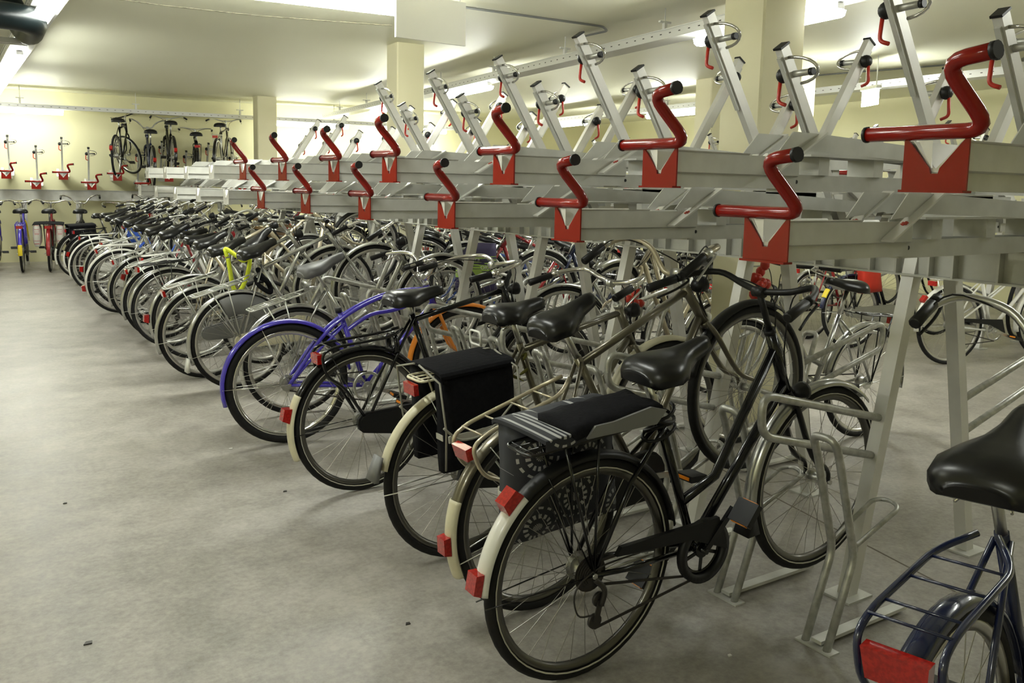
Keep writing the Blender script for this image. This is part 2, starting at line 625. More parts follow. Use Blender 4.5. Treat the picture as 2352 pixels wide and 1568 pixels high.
put('housing', b.mesh('housing', M['whiteplastic']), root)
root.matrix_world = T(8.55, 5.95, 2.62) @ RZ(-28)

# blank sign hanging from the ceiling
root = empty('hanging_sign', 'blank white sign panel hanging from the ceiling at the top of the photo', 'sign')
b = MB()
b.box((0, -0.012, 0), (0.62, 0.012, 0.33))
put('panel', b.mesh('panel', M['signw']), root)
b = MB()
for x in (0.05, 0.57):
    b.cyl((x, 0, 0.33), (x, 0, CZ - 2.58), 0.004, 6)
put('hanger', b.mesh('hanger', M['alu']), root)
root.matrix_world = T(2.87, 6.02, 2.58) @ RZ(4)

# conduit on the ceiling
b = MB()
b.tube(bend([(3.3, 6.42, CZ - 0.015), (5.1, 6.35, CZ - 0.015), (5.28, 6.5, CZ - 0.015), (5.28, 6.9, CZ - 0.015), (5.28, 6.9, 2.78)], 0.05), 0.010, 8)
o = put('conduit', b.mesh('conduit', M['greyrub']))
tag(o, 'thin grey conduit on the ceiling running right from the blank sign', 'conduit')
b = MB()
b.tube(bend([(9.6, 5.6, CZ - 0.015), (9.2, 7.6, CZ - 0.015), (9.1, 7.7, CZ - 0.015), (9.1, 7.7, 2.8)], 0.05), 0.010, 8)
o = put('conduit', b.mesh('conduit', M['greyrub']))
tag(o, 'thin grey conduit on the ceiling right of the wide column, dropping to the second tray', 'conduit')

# black drain pipe, top left
root = empty('drain_pipe', 'black drain pipe with an elbow under the ceiling in the top left corner', 'pipe')
b = MB()
b.tube(bend([(-2.5, 7.1, 2.63), (0.60, 7.1, 2.60), (0.60, 7.75, 2.56), (0.42, 7.9, CZ)], 0.2, 8), 0.095, 18)
put('pipe_run', b.mesh('pipe_run', M['pipe']), root)
b = MB()
for x in (-1.2, 0.05):
    b.ring(0.098, [(0, -0.012), (0.006, -0.012), (0.006, 0.012), (0, 0.012)], 18)
    b.v[-72:] = [(x + v[1], 7.1 + v[0], 2.62 + v[2]) for v in b.v[-72:]]
    b.cyl((x, 7.1, 2.7), (x, 7.1, CZ), 0.005, 6)
put('pipe_clamp', b.mesh('pipe_clamp', M['oil']), root)
b = MB()
b.tube([(0.16 + 0.17 * sin(a), 7.45, 2.56 - 0.17 * cos(a)) for a in [i * pi / 9 - pi / 2 for i in range(10)]], 0.03, 10)
o = put('flexible_hose', b.mesh('flexible_hose', M['pipe']))
tag(o, 'black flexible hose hanging in a loop below the drain pipe', 'hose')
b = MB()
for y in (7.75, 7.83):
    b.bar((-3, y, 2.52), (0.6, y, 2.52), 0.03, 0.04)
for x in (-0.9, 0.35):
    b.cyl((x, 7.79, 2.5), (x, 7.79, CZ), 0.005, 6)
o = put('mounting_rail', b.mesh('mounting_rail', M['tray']))
tag(o, 'double steel mounting rail below the black drain pipe', 'rail')
o = put('smoke_detector', MB().cyl((0.66, 7.62, 2.60), (0.66, 7.62, 2.66), 0.05, 16).cyl((0.66, 7.62, 2.55), (0.66, 7.62, 2.60), 0.028, 12).mesh('smoke_detector', M['whiteplastic']))
tag(o, 'round white smoke detector under the left cable tray beside the nearest lamp', 'detector')

# ------------------------------------------------------------ upper rack trays
def tube_c(pts, r, n=10, rad=0.035):
    return bend(pts, rad, 5), r, n


def make_tray(red=True):
    """origin: foot of the front plate; the tray runs in +x, the aisle is at -x"""
    t = empty('sliding_tray')
    b = MB()
    prof = [(-.046, 0), (.046, 0), (.046, .036), (.056, .04), (.056, .094), (.048, .094), (.006, .035), (-.006, .035), (-.048, .094), (-.056, .094), (-.056, .04), (-.046, .036)]
    b.prism(prof, 'x', 0.006, 0.52)
    put('gutter', b.mesh('gutter', M['galv']), t)
    b = MB()
    b.box((0.49, -.040, -.006), (1.47, .040, .044))
    put('outer_rail', b.mesh('outer_rail', M['galv']), t)
    b = MB()
    for s_ in (-1, 1):
        b.cyl((0.53, s_ * 0.0405, .022), (0.53, s_ * 0.0412, .022), 0.006, 10)
    put('rail_hole', b.mesh('rail_hole', M['black']), t)
    # raised wheel trough behind the ramps
    b = MB()
    for s_ in (-1, 1):
        y = s_ * 0.068
        b.add([(0.40, y, 0.10), (0.56, y, 0.115), (1.10, y, 0.10), (1.46, y, 0.085), (1.46, y, 0.13), (1.10, y, 0.15), (0.56, y, 0.17), (0.47, y, 0.17),
               (0.40, y - s_ * .003, 0.10), (0.56, y - s_ * .003, 0.115), (1.10, y - s_ * .003, 0.10), (1.46, y - s_ * .003, 0.085), (1.46, y - s_ * .003, 0.13), (1.10, y - s_ * .003, 0.15), (0.56, y - s_ * .003, 0.17), (0.47, y - s_ * .003, 0.17)],
              [(0, 1, 6, 7), (1, 2, 5, 6), (2, 3, 4, 5), (8, 15, 14, 9), (9, 14, 13, 10), (10, 13, 12, 11), (0, 7, 15, 8), (7, 6, 14, 15), (6, 5, 13, 14), (5, 4, 12, 13)])
    b.box((0.56, -.066, 0.10), (1.46, .066, 0.106))
    put('wheel_trough', b.mesh('wheel_trough', M['galv']), t)
    for s_ in (-1, 1):
        b = MB()
        b.bar((0.38, s_ * 0.075, 0.045), (0.60, s_ * 0.075, 0.172), 0.036, 0.006)
        r_ = put('ramp_strip', b.mesh('ramp_strip', M['galv_lt']), t)
        b = MB()
        c = Vector((0.45, s_ * 0.075, 0.0905))
        for k in range(3):
            a = k * pi / 3
            d = Vector((cos(a) * 0.866, sin(a), cos(a) * 0.5)) * 0.010
            b.bar(c - d, c + d, 0.005, 0.002, up=(-.5, 0, .866))
        put('star_sticker', b.mesh('star_sticker', M['sticker']), r_, label='small dark red star sticker')
    # end stop with its V
    b = MB()
    b.prism([(-.03, .12), (.03, .12), (.012, .175), (-.012, .175)][::-1], 'x', 1.30, 1.304)
    b.box((1.305, -.06, .10), (1.31, .06, .16))
    put('end_stop', b.mesh('end_stop', M['galv_lt']), t)
    for x in (0.62, 0.9, 1.2):
        put('support_block', MB().box((x, -.05, .044), (x + .05, .05, .10)).mesh('support_block', M['galv']), t)
    # front plate with V notch
    w, h = 0.068, 0.102
    b = MB()
    poly = [(-w, 0), (w, 0), (w, h), (w - .008, h), (.011, .045), (.008, .034), (-.008, .034), (-.011, .045), (-w + .008, h), (-w, h)]
    n = len(poly)
    vs = [(0, y, z) for y, z in poly] + [(0.005, y, z) for y, z in poly]
    tri = [(0, 9, 8), (0, 8, 7), (0, 7, 6), (0, 6, 1), (1, 6, 5), (1, 5, 4), (1, 4, 3), (1, 3, 2)]
    b.add(vs, tri + [(a + n, c_ + n, b_ + n) for a, b_, c_ in tri] + [(i, (i + 1) % n, (i + 1) % n + n, i + n) for i in range(n)])
    b.box((-.012, -w, -.004), (.02, w, 0.001))
    fp = put('front_plate', b.mesh('front_plate', M['red' if red else 'galv_lt']), t, label='red plate with a V notch' if red else 'bare steel plate with a V notch')
    b = MB()
    b.prism([(-.058, .099), (-.009, .036), (.009, .036), (.058, .099), (.052, .099), (0, .044), (-.052, .099)], 'x', 0.006, 0.3)
    b.add([(-.004, .004, .10), (-.004, .034, .10), (-.004, .004, .045), (.008, .034, .10), (.008, .004, .045), (.008, .004, .10)], [(0, 2, 1), (0, 1, 3, 5), (1, 2, 4, 3)])
    put('notch_liner', b.mesh('notch_liner', M['galv_lt']), fp)
    if red:
        b = MB()
        P, r, n = tube_c([(0, 0.155, 0.116), (0, -0.105, 0.116), (-0.085, -0.055, 0.238), (-0.092, -0.152, 0.248)], 0.0155, 12, 0.045)
        b.tube(P, r, n)
        hd = put('pull_handle', b.mesh('pull_handle', M['red']), t, label='red bent tube handle')
        for p, q in (((0, 0.153, .116), (0, 0.160, .116)), ((-.0918, -.148, .2475), (-.0924, -.158, .2486))):
            b = MB()
            b.cyl(p, q, 0.0172, 12)
            put('end_cap', b.mesh('end_cap', M['black']), hd)
    if not red:
        return t
    # leaning wheel post
    top, bot = Vector((0.97, 0, 0.70)), Vector((1.40, 0, 0.03))
    d = (bot - top).normalized()
    post = put('wheel_post', MB().bar(bot, top, 0.03, 0.046, up=(1, 0, .6)).mesh('wheel_post', M['galv_lt']), t)
    u = Vector((0, 1, 0)).cross(d)
    b = MB().bar(top + d * 0.03 - u * -0.03, top + d * 0.42 - u * -0.03, 0.018, 0.012, up=u)
    put('post_slide', b.mesh('post_slide', M['galv']), post)
    b = MB().bar(top - d * 0.006, top + d * 0.002, 0.038, 0.054, up=(1, 0, .6))
    put('post_cap', b.mesh('post_cap', M['black']), post)
    c = top + d * 0.115
    b = MB().cyl(c + Vector((0, .02, 0)), c + Vector((0, -.088, .004)), 0.0125, 12)
    pin = put('cross_pin', b.mesh('cross_pin', M['tubegalv']), post)
    b = MB().cyl(c + Vector((0, -.086, .004)), c + Vector((0, -.102, .004)), 0.0145, 12)
    put('pin_cap', b.mesh('pin_cap', M['black']), pin)
    b = MB()
    a0 = top + d * 0.045 + Vector((0, -.014, 0))
    P = []
    for k in range(11):
        a = pi * 0.95 * k / 10
        P.append(a0 + d * (0.052 * (1 - cos(a)) * 1.05) + Vector((0, -1, 0)) * (0.112 * sin(a)))
    b.tube(P, 0.006, 6)
    put('wheel_loop', b.mesh('wheel_loop', M['chrome']), post)
    b = MB()
    k0 = c + Vector((-.006, .03, .0))
    b.sphere(k0, 0.03, 12, (1, 0.9, 1))
    b.cyl(k0 - Vector((0, .02, 0)), k0 + Vector((0, .02, 0)), 0.02, 12)
    put('knob', b.mesh('knob', M['black']), post)
    b = MB()
    b.tube(bend([k0 + Vector((0, .012, -.01)), k0 + Vector((-.008, .014, -.10)), k0 + Vector((-.004, -.02, -.112))], 0.018, 4), 0.0072, 8)
    put('lever', b.mesh('lever', M['orangered']), post, label='red lever')
    return t


TRAY = make_tray(True)
TRAY_BARE = make_tray(False)
used = {}


def place_tray(x, y, z, rot, label, group, bare=False):
    src = TRAY_BARE if bare else TRAY
    if not used.get(bare):
        t = src
        used[bare] = True
    else:
        t = copy_tree(src)
    t.matrix_world = T(x, y, z) @ RZ(rot)
    tag(t, label, 'bike rack tray', group)
    return t


ZU, ZL = 1.506, 1.331
YU, YL = 1.0, 1.416
C1 = 3.165
G1 = 'sliding upper trays of the near rack row'
for k in range(11):
    bare = k >= 7
    dx = -0.1 if k == 3 else 0.0
    place_tray(1.66 + dx, YU + .8 * k - (0.07 if k == 3 else 0), ZU, 0, ('%s high tray of the near row from the camera, %s' % (ORD[k], 'bare steel front' if bare else 'red plate and handle')), G1, bare)
    bare = k >= 6
    place_tray(1.66, YL + .8 * k, ZL, 0, ('%s low tray of the near row from the camera, %s' % (ORD[k], 'bare steel front' if bare else 'red plate and handle')), G1, bare)
G2 = 'sliding trays on the back side of the near rack row'
n = 0
for k in range(0, 12):
    if k not in (9,):
        place_tray(2 * C1 - 1.66, YU + .8 * k, ZU, 180, '%s high tray on the rear side of the near row, its post leaning away' % ORD[k], G2)
    if k not in (3,):
        place_tray(2 * C1 - 1.66, YL + .8 * k - 0.02, ZL, 180, '%s low tray on the rear side of the near row, its post leaning away' % ORD[k], G2)

# ------------------------------------------------------------ frame of the near rack
def rack_frame(cx, ys, y0, y1, label, mirror=False):
    root = empty('rack_frame', label, 'rack frame')
    b = MB()
    for s_ in (-1, 1):
        x = cx + s_ * 0.14
        b.box((x - .004, y0, 1.20), (x + .004, y1, 1.315))
        b.box((x - .03, y0, 1.195), (x + .03, y1, 1.203))
        b.box((x - .03, y0, 1.312), (x + .03, y1, 1.32))
    y = y0 + 0.05
    i = 0
    while y < y1:
        for s_ in (-1, 1):
            x = cx + s_ * 0.16
            b.box((x - .018, y, 1.203), (x + .018, y + .008, 1.312))
        y += (0.11, 0.16, 0.09, 0.13)[i % 4]
        i += 1
    put('long_beam', b.mesh('long_beam', M['galv']), root)
    for j, y in enumerate(ys):
        for s_ in (-1, 1):
            b = MB()
            b.bar((cx + s_ * .115, y, 1.30), (cx + s_ * .40, y, .0), 0.05, 0.05, up=(0, 1, 0))
            put('leg', b.mesh('leg', M['galv_lt']), root)
            b = MB()
            f = lambda z: cx + s_ * (.115 + .285 * (1.3 - z) / 1.3)
            P = bend([(f(.66), y, .66), (cx + s_ * .93, y, .83), (cx + s_ * .93, y, .69), (f(.52), y, .52)], 0.06, 6)
            b.tube(P, 0.0145, 10)
            put('guard_loop', b.mesh('guard_loop', M['tubegalv']), root)
            b = MB()
            b.box((cx + s_ * .40 - .07, y - .06, 0), (cx + s_ * .40 + .07, y + .06, .008))
            put('foot_plate', b.mesh('foot_plate', M['galv']), root)
    # cross brackets that carry the trays
    for y, z in [(YU + .8 * k, 1.50) for k in range(13) if y0 < YU + .8 * k < y1] + [(YL + .8 * k, 1.325) for k in range(13) if y0 < YL + .8 * k < y1]:
        b = MB()
        b.box((cx - .17, y - .035, 1.30), (cx + .17, y + .035, z - .001))
        b.box((cx - .30, y - .035, z - .03), (cx + .30, y + .035, z - .006))
        put('tray_bracket', b.mesh('tray_bracket', M['galv']), root)
    return root


rack_frame(C1, [1.88 + .8 * k for k in range(10)], 0.4, 9.75, 'galvanized rack frame of the near row, with splayed legs and side loops')


def make_holder():
    t = empty('wheel_holder')
    b = MB()
    P = bend([(0, -.042, 0), (.115, -.042, .30), (0.0, -.042, .66), (-.03, -.042, .72), (-.03, .042, .72), (0.0, .042, .66), (.115, .042, .30), (0, .042, 0)], 0.04, 5)
    b.tube(P, 0.0135, 10)
    put('hoop', b.mesh('hoop', M['tubegalv']), t)
    b = MB()
    b.tube(bend([(.10, -.04, .33), (.34, -.05, .43), (.36, 0, .44), (.34, .05, .43), (.10, .04, .33)], 0.03, 4), 0.008, 8)
    put('side_hoop', b.mesh('side_hoop', M['tubegalv']), t)
    b = MB()
    b.box((-.02, -.07, 0), (.03, .07, .006))
    b.bar((.0, 0, .02), (.48, 0, .02), 0.04, 0.012)
    put('base_bar', b.mesh('base_bar', M['galv']), t)
    return t


HOLD = make_holder()
HOLD_used = False


def place_holder(x, y, rot, label, group, sc=1.0):
    global HOLD_used
    t = HOLD if not HOLD_used else copy_tree(HOLD)
    HOLD_used = True
    t.matrix_world = T(x, y, 0) @ RZ(rot)
    tag(t, label, 'wheel holder', group)


for k in range(24):
    place_holder(2.35, 1.70 + .4 * k, 0, '%s steel hoop wheel holder along the aisle side, from the camera' % ORD[k], 'wheel holders along the aisle side')
for k in range(18):
    place_holder(2 * C1 - 2.35, 3.06 + .4 * k, 180, '%s steel hoop wheel holder along the rear side, from the camera' % ORD[k], 'wheel holders along the rear side')

# ------------------------------------------------------------ bicycles
def fender_ring(mb, R, w, a0, a1, c=(0, 0, 0), t=0.002):
    h = w / 2
    outer = [(0.0 - .012, -h), (.004 - .004, -h * .75), (.007, -h * .3), (.007, h * .3), (.0, h * .75), (-.012, h)]
    inner = [(r - t, y * .92) for r, y in outer[::-1]]
    mb.ring(R, outer + inner, 26, c=c, a0=a0, a1=a1)


def saddle_mesh(mb, L=.27, W=.20, H=.05, wide=1.0):
    # sections from rear (x=0) to nose (x=L)
    secs = [(-.004, .55, -.030, .45), (0, .68, -.018, .70), (.010, .82, -.004, .92), (.03, .95, .006, 1.0), (.07, 1.0, .004, 1.05), (.11, .82, -.001, 1.0), (.15, .50, -.004, .9), (.19, .32, -.002, .8), (.24, .25, 0, .72), (.262, .2, -.004, .6), (.27, .08, -.014, .35)]
    n = 12
    vs, fs = [], []
    for x, hw, z, dep in secs:
        x = x * L / .27
        w = hw * W / 2
        for k in range(n + 1):
            a = pi * k / n
            yy = cos(a)
            zz = sin(a) ** 0.7
            vs.append((x, w * (abs(yy) ** .85) * (1 if yy > 0 else -1), z - H * dep * (1 - zz)))
    m = n + 1
    for i in range(len(secs) - 1):
        for k in range(n):
            fs.append((i * m + k, (i + 1) * m + k, (i + 1) * m + k + 1, i * m + k + 1))
        fs.append((i * m, i * m + n, (i + 1) * m + n, (i + 1) * m))
    mb.add(vs, fs, True)
    o = len(mb.v) - len(vs)
    for i, rev in ((0, True), (len(secs) - 1, False)):
        f = tuple(o + i * m + k for k in range(m))
        mb.f.append(f[::-1] if rev else f)
        mb.s.append(False)
    for k, f in enumerate(mb.f):      # the flat underside keeps a hard edge
        if len(f) == 4 and abs(f[1] - f[0]) == n:
            mb.s[k] = False


def wheel(parent, name, ml, sp, hubkey='plain'):
    R = sp.get('R', .35)
    tw = sp.get('tyre', .018)
    n = 48
    rim = part(name, ('wheel_rim', R, tw), sp.get('rim', 'rim'), lambda b: b.ring(R - 2 * tw - .004, [(-.014, -.006), (.0, -.012), (.010, -.0125), (.010, -.010), (.002, -.008), (.002, .008), (.010, .010), (.010, .0125), (0, .012), (-.014, .006)], n), parent, ml)

    def ty(b):
        b.ring(R - tw, [(tw * cos(a), tw * sin(a)) for a in [2 * pi * k / 10 for k in range(10)]], n)
    part('tyre', ('tyre', R, tw), sp.get('tyrem', 'rubber'), ty, rim)
    if sp.get('stripe'):
        def st(b):
            for s_ in (-1, 1):
                b.ring(R - tw * 1.55, [(-.0022, s_ * tw * .88), (.0022, s_ * tw * .97), (.0022, s_ * tw * 1.03), (-.0022, s_ * tw * .95)], n)
        part('reflective_band', ('reflective_band', R, tw), 'strip', st, rim)

    def spk(b):
        N = sp.get('nspk', 32)
        rr = R - 2 * tw - .016
        for k in range(N):
            a = 2 * pi * k / N
            s_ = 1 if k % 2 else -1
            off = (0.75 if (k // 2) % 2 else -0.75)
            h = (.024 * cos(a + off), s_ * .028, .024 * sin(a + off))
            b.tube([h, (rr * cos(a), 0, rr * sin(a))], sp.get('spr', .0011), 3, caps=False)
    part('spokes', ('spokes', R, tw, sp.get('spr', .0011)), 'spoke', spk, rim)

    def hub(b):
        b.cyl((0, -.034, 0), (0, .034, 0), .017 if hubkey == 'plain' else .030, 12)
        for s_ in (-1, 1):
            b.cyl((0, s_ * .026, 0), (0, s_ * .030, 0), .029 if hubkey == 'plain' else .045, 16)
        b.cyl((0, -.058, 0), (0, .058, 0), .005, 8)
        for s_ in (-1, 1):
            b.cyl((0, s_ * .053, 0), (0, s_ * .062, 0), .0095, 6)
    part('hub', ('hub', hubkey), sp.get('hubm', 'alu'), hub, rim)
    return rim


def bike(label, x, y, head=0.0, raise_=0.0, lean=0.0, steer=0.0, z=0.0, name='bicycle', group=None, **sp):
    """rear wheel stands at x, y; head: heading in degrees from +x; raise_: how much higher the front hub stands"""
    R = sp.get('R', .35)
    wb = sp.get('wb', 1.09)
    ft = sp.get('frame', 'ladies')
    fc = sp.get('fc', 'blackpaint')
    p = asin(max(-1, min(1, raise_ / wb)))
    mw = T(x, y, z) @ RZ(head) @ RX(lean) @ T(0, 0, R) @ Matrix.Rotation(-p, 4, 'Y') @ T(0, 0, -R)
    root = empty(name, label, 'bicycle', group)
    root.matrix_world = mw
    root['_'] = 0
    del root['_']
    ax = Vector((-.36, 0, .933))
    ax.normalize()
    FH = Vector((wb, 0, R))
    L = Vector((wb - .185, 0, R + .375))
    ht = sp.get('ht', .19)
    U = L + ax * ht
    BB = Vector((.455, 0, .285))
    STT = Vector((.455 - .25 * (.56 if ft != 'gents' else .60), 0, .285 + .933 * (.50 if ft != 'gents' else .585)))
    seat_z = sp.get('seat', .97)
    SP = STT + (STT - BB).normalized() * ((seat_z - .06 - STT.z) / (STT - BB).normalized().z)
    RH = Vector((0, 0, R))
    tr = .0150

    def at_st(z_):
        return BB + (STT - BB) * ((z_ - BB.z) / (STT.z - BB.z))

    def frame(b):
        b.tube([BB, STT], .0155, 10)
        b.tube([L - ax * .01, U + ax * .005], .019, 12)
        b.cyl(BB - Vector((0, .038, 0)), BB + Vector((0, .038, 0)), .021, 12)
        for s_ in (-1, 1):
            b.tube([BB + Vector((-.03, s_ * .022, 0)), Vector((.12, s_ * .052, R - .02)), RH + Vector((0, s_ * .05, 0))], .009, 8)
            top = at_st(STT.z - .02)
            if ft == 'cruiser':
                top = at_st(.66)
            b.tube([top + Vector((0, s_ * .016, 0)), Vector((.16, s_ * .04, .60)) if ft != 'cruiser' else Vector((.2, s_ * .04, .55)), RH + Vector((0, s_ * .05, 0))], .0075, 8)
        if ft == 'gents':
            b.tube([at_st(STT.z - .03), U - ax * .03], .0145, 10)
            b.tube([BB, L + ax * .03], .0165, 10)
        elif ft == 'mixte':
            for s_ in (-1, 1):
                b.tube([U - ax * .03 + Vector((0, s_ * .014, 0)), at_st(.56) + Vector((0, s_ * .018, 0)), RH + Vector((0, s_ * .05, 0))], .0085, 8)
            b.tube([BB, L + ax * .03], .0165, 10)
        elif ft == 'oma':
            b.tube(bez([U - ax * .05, U + Vector((-.10, 0, -.24)), Vector((.60, 0, .47)), Vector((.48, 0, .40)), at_st(.42)]), .0145, 10)
            b.tube(bez([L + ax * .02, L + Vector((-.06, 0, -.16)), Vector((.66, 0, .36)), BB]), .016, 10)
        elif ft == 'cruiser':
            for s_ in (-1, 1):
                b.tube(bez([U - ax * .03 + Vector((0, s_ * .012, 0)), Vector((.72, s_ * .022, .83)), Vector((.55, s_ * .028, .80)), Vector((.36, s_ * .03, .72)), Vector((.2, s_ * .036, .60)), RH + Vector((0, s_ * .05, 0))]), .0115, 8)
            b.tube(bez([U - ax * .08, Vector((.66, 0, .72)), Vector((.5, 0, .70)), at_st(.62)]), .0125, 8)
            b.tube([BB, L + ax * .02], .0165, 10)
        else:
            b.tube([U - ax * .06, Vector((.56, 0, .50)), at_st(.45)], .0165, 10)
            b.tube([BB, L + ax * .03], .018, 10)
    part('frame', ('frame', ft, R, wb, ht, seat_z), fc, frame, root)
    # steering group, turned about the head axis
    MS = T(*L) @ Matrix.Rotation(radians(steer), 4, ax) @ T(*(-L)) if steer else Matrix.Identity(4)

    def fork(b):
        crown = L - ax * .012
        b.cyl(crown - ax * .012, crown + ax * .01, .02, 12)
        for s_ in (-1, 1):
            b.tube(bez([crown + Vector((0, s_ * .012, 0)), crown - ax * .05 + Vector((0, s_ * .034, 0)), crown - ax * .26 + Vector((0, s_ * .045, 0)), FH + Vector((-.008, s_ * .05, .05)), FH + Vector((0, s_ * .05, 0))], 4), [.0115] * 8 + [.0105] * 4 + [.008] * 5, 8)
    part('fork', ('fork', R, wb), sp.get('forkm', fc), fork, root, MS)
    wheel(root, 'front_wheel', MS @ T(*FH), sp, 'plain')
    wheel(root, 'rear_wheel', T(*RH), sp, sp.get('hub', 'gear'))
    # fenders
    fm = sp.get('fender', fc)
    if fm:
        a1 = sp.get('fend', pi + .12)
        rf = part('rear_fender', ('rear_fender', R, a1, sp.get('fw', .056)), fm, lambda b: fender_ring(b, R + .016, sp.get('fw', .056), .12, a1), root, T(*RH))
        if sp.get('tailm'):
            ta, tb = sp.get('tail', (pi - .35, pi + .28))
            part('fender_tail', ('fender_tail', R, ta, tb), sp['tailm'], lambda b: fender_ring(b, R + .021, sp.get('fw', .056) + .008, ta, tb, t=.003), rf, label='%s rear end of the mudguard' % sp['tailm'])
        if sp.get('flap'):
            def flp(b):
                a = a1 - .05
                c = Vector(((R + .022) * cos(a), 0, (R + .022) * sin(a)))
                b.add([c + Vector((-.012, -.03, .04)), c + Vector((-.012, .03, .04)), c + Vector((-.05, .04, -.05)), c + Vector((-.05, -.04, -.05)),
                       c + Vector((.0, -.028, .035)), c + Vector((.0, .028, .035)), c + Vector((-.03, .036, -.055)), c + Vector((-.03, -.036, -.055))],
                      [(0, 1, 2, 3), (7, 6, 5, 4), (0, 4, 5, 1), (1, 5, 6, 2), (2, 6, 7, 3), (3, 7, 4, 0)], True)
            part('mud_flap', ('mud_flap', R, a1), sp['flap'], flp, rf)

        def stay(b):
            for a in ((pi * .62, pi - .02) if sp.get('detail') else (pi - .1,)):
                for s_ in (-1, 1):
                    b.tube([(0, s_ * .054, 0), ((R + .012) * cos(a), s_ * .026, (R + .012) * sin(a))], .0024, 5)
        part('fender_stay', ('fender_stay', R, sp.get('detail')), sp.get('staym', 'alu'), stay, rf)
        fa = sp.get('ffend', pi + .25)
        ff = part('front_fender', ('front_fender', R, fa, sp.get('fw', .056)), sp.get('ffm', fm), lambda b: fender_ring(b, R + .016, sp.get('fw', .056), .75, fa), root, MS @ T(*FH))
        if sp.get('fflap'):
            def ffl(b):
                c = Vector(((R + .02) * cos(fa), 0, (R + .02) * sin(fa)))
                b.add([c + Vector((-.006, -.03, .03)), c + Vector((-.006, .03, .03)), c + Vector((-.035, .035, -.05)), c + Vector((-.035, -.035, -.05)),
                       c + Vector((.01, -.028, .03)), c + Vector((.01, .028, .03)), c + Vector((.03, .03, -.055)), c + Vector((.03, -.03, -.055))],
                      [(0, 1, 2, 3), (7, 6, 5, 4), (0, 4, 5, 1), (1, 5, 6, 2), (2, 6, 7, 3), (3, 7, 4, 0)], True)
            part('mud_flap', ('front_mud_flap', R, fa), sp['fflap'], ffl, ff)
    # handlebar
    hb = sp.get('bar', 'swept')
    bh = sp.get('barz', .12)
    SC = U + ax * bh
    hbw = sp.get('barw', .29)

    def stem(b):
        b.tube([U, SC + ax * .01], .0115, 10)
        b.cyl(U - ax * .002, U + ax * .014, .021, 12)
        b.cyl(SC + Vector((.0, -.022, 0)), SC + Vector((0, .022, 0)), .018, 10)
    part('stem', ('stem', R, wb, ht, bh), sp.get('stemm', 'alu'), stem, root, MS)

    def side(s_):
        if hb == 'flat':
            return [SC, SC + Vector((0, s_ * .1, .004)), SC + Vector((-.02, s_ * .20, .012)), SC + Vector((-.05, s_ * .30, .012))]
        if hb == 'high':
            return [SC, SC + Vector((.0, s_ * .07, 0)), SC + Vector((.02, s_ * .15, .09)), SC + Vector((-.02, s_ * .25, .13)), SC + Vector((-.14, s_ * hbw, .12)), SC + Vector((-.22, s_ * hbw, .10))]
        if hb == 'oma':
            return [SC, SC + Vector((.05, s_ * .09, .015)), SC + Vector((.05, s_ * .19, .03)), SC + Vector((-.04, s_ * .265, .025)), SC + Vector((-.19, s_ * .28, .0)), SC + Vector((-.29, s_ * .27, -.01))]
        return [SC, SC + Vector((.03, s_ * .10, .01)), SC + Vector((.02, s_ * .20, .04)), SC + Vector((-.08, s_ * .27, .03)), SC + Vector((-.22, s_ * .30, .0))]

    def bars(b):
        l, r_ = bez(side(1), 5), bez(side(-1), 5)
        b.tube(r_[::-1] + l[1:], .011, 10)
    bar = part('handlebar', ('handlebar', hb, R, wb, ht, bh, hbw), sp.get('barm', 'alu'), bars, root, MS)
    for s_ in (-1, 1):
        pts = side(s_)
        d = (pts[-1] - pts[-2]).normalized()
        e = pts[-1] + d * .005
        part('grip', ('grip', s_, hb, R, wb, ht, bh, hbw), sp.get('gripm', 'black'), lambda b: b.tube([e - d * .115, e - d * .112, e - d * .06, e - d * .004, e], [.0135, .0165, .0155, .0165, .012], 10), bar)
        if sp.get('brake', True):
            q = e - d * .14
            part('brake_lever', ('brake_lever', s_, hb, R, wb, ht, bh, hbw), sp.get('levm', 'chrome'), lambda b: b.tube(bez([q, q + Vector((.035, 0, -.018)), q + Vector((.03, 0, -.035)) + d * .05, q + Vector((.03, s_ * .01, -.045)) + d * .12], 4), .0045, 6).cyl(q - d * .01, q + d * .02, .0155, 10), bar)
    if sp.get('bell'):
        c = bez(side(1), 5)[9]
        part('bell', ('bell', hb, R, wb, ht, bh), 'chrome', lambda b: b.sphere(c + Vector((0, 0, .025)), .022, 10, (1, 1, .7)), bar)
    if sp.get('cable', True):
        def cab(b):
            for s_ in (-1, 1):
                q = side(s_)[-2] * .45 + side(s_)[-1] * .55
                b.tube(bez([q, q + Vector((.14, -s_ * .05, .03)), SC + Vector((.11, s_ * .05, -.03)), U + Vector((.05, s_ * .02, -.08)), L + Vector((.03, 0, -.02))], 6), .0026, 5)
        part('brake_cable', ('brake_cable', hb, R, wb, ht, bh, hbw), 'black', cab, root, MS)
    # saddle
    sm = sp.get('saddlem', 'leather')
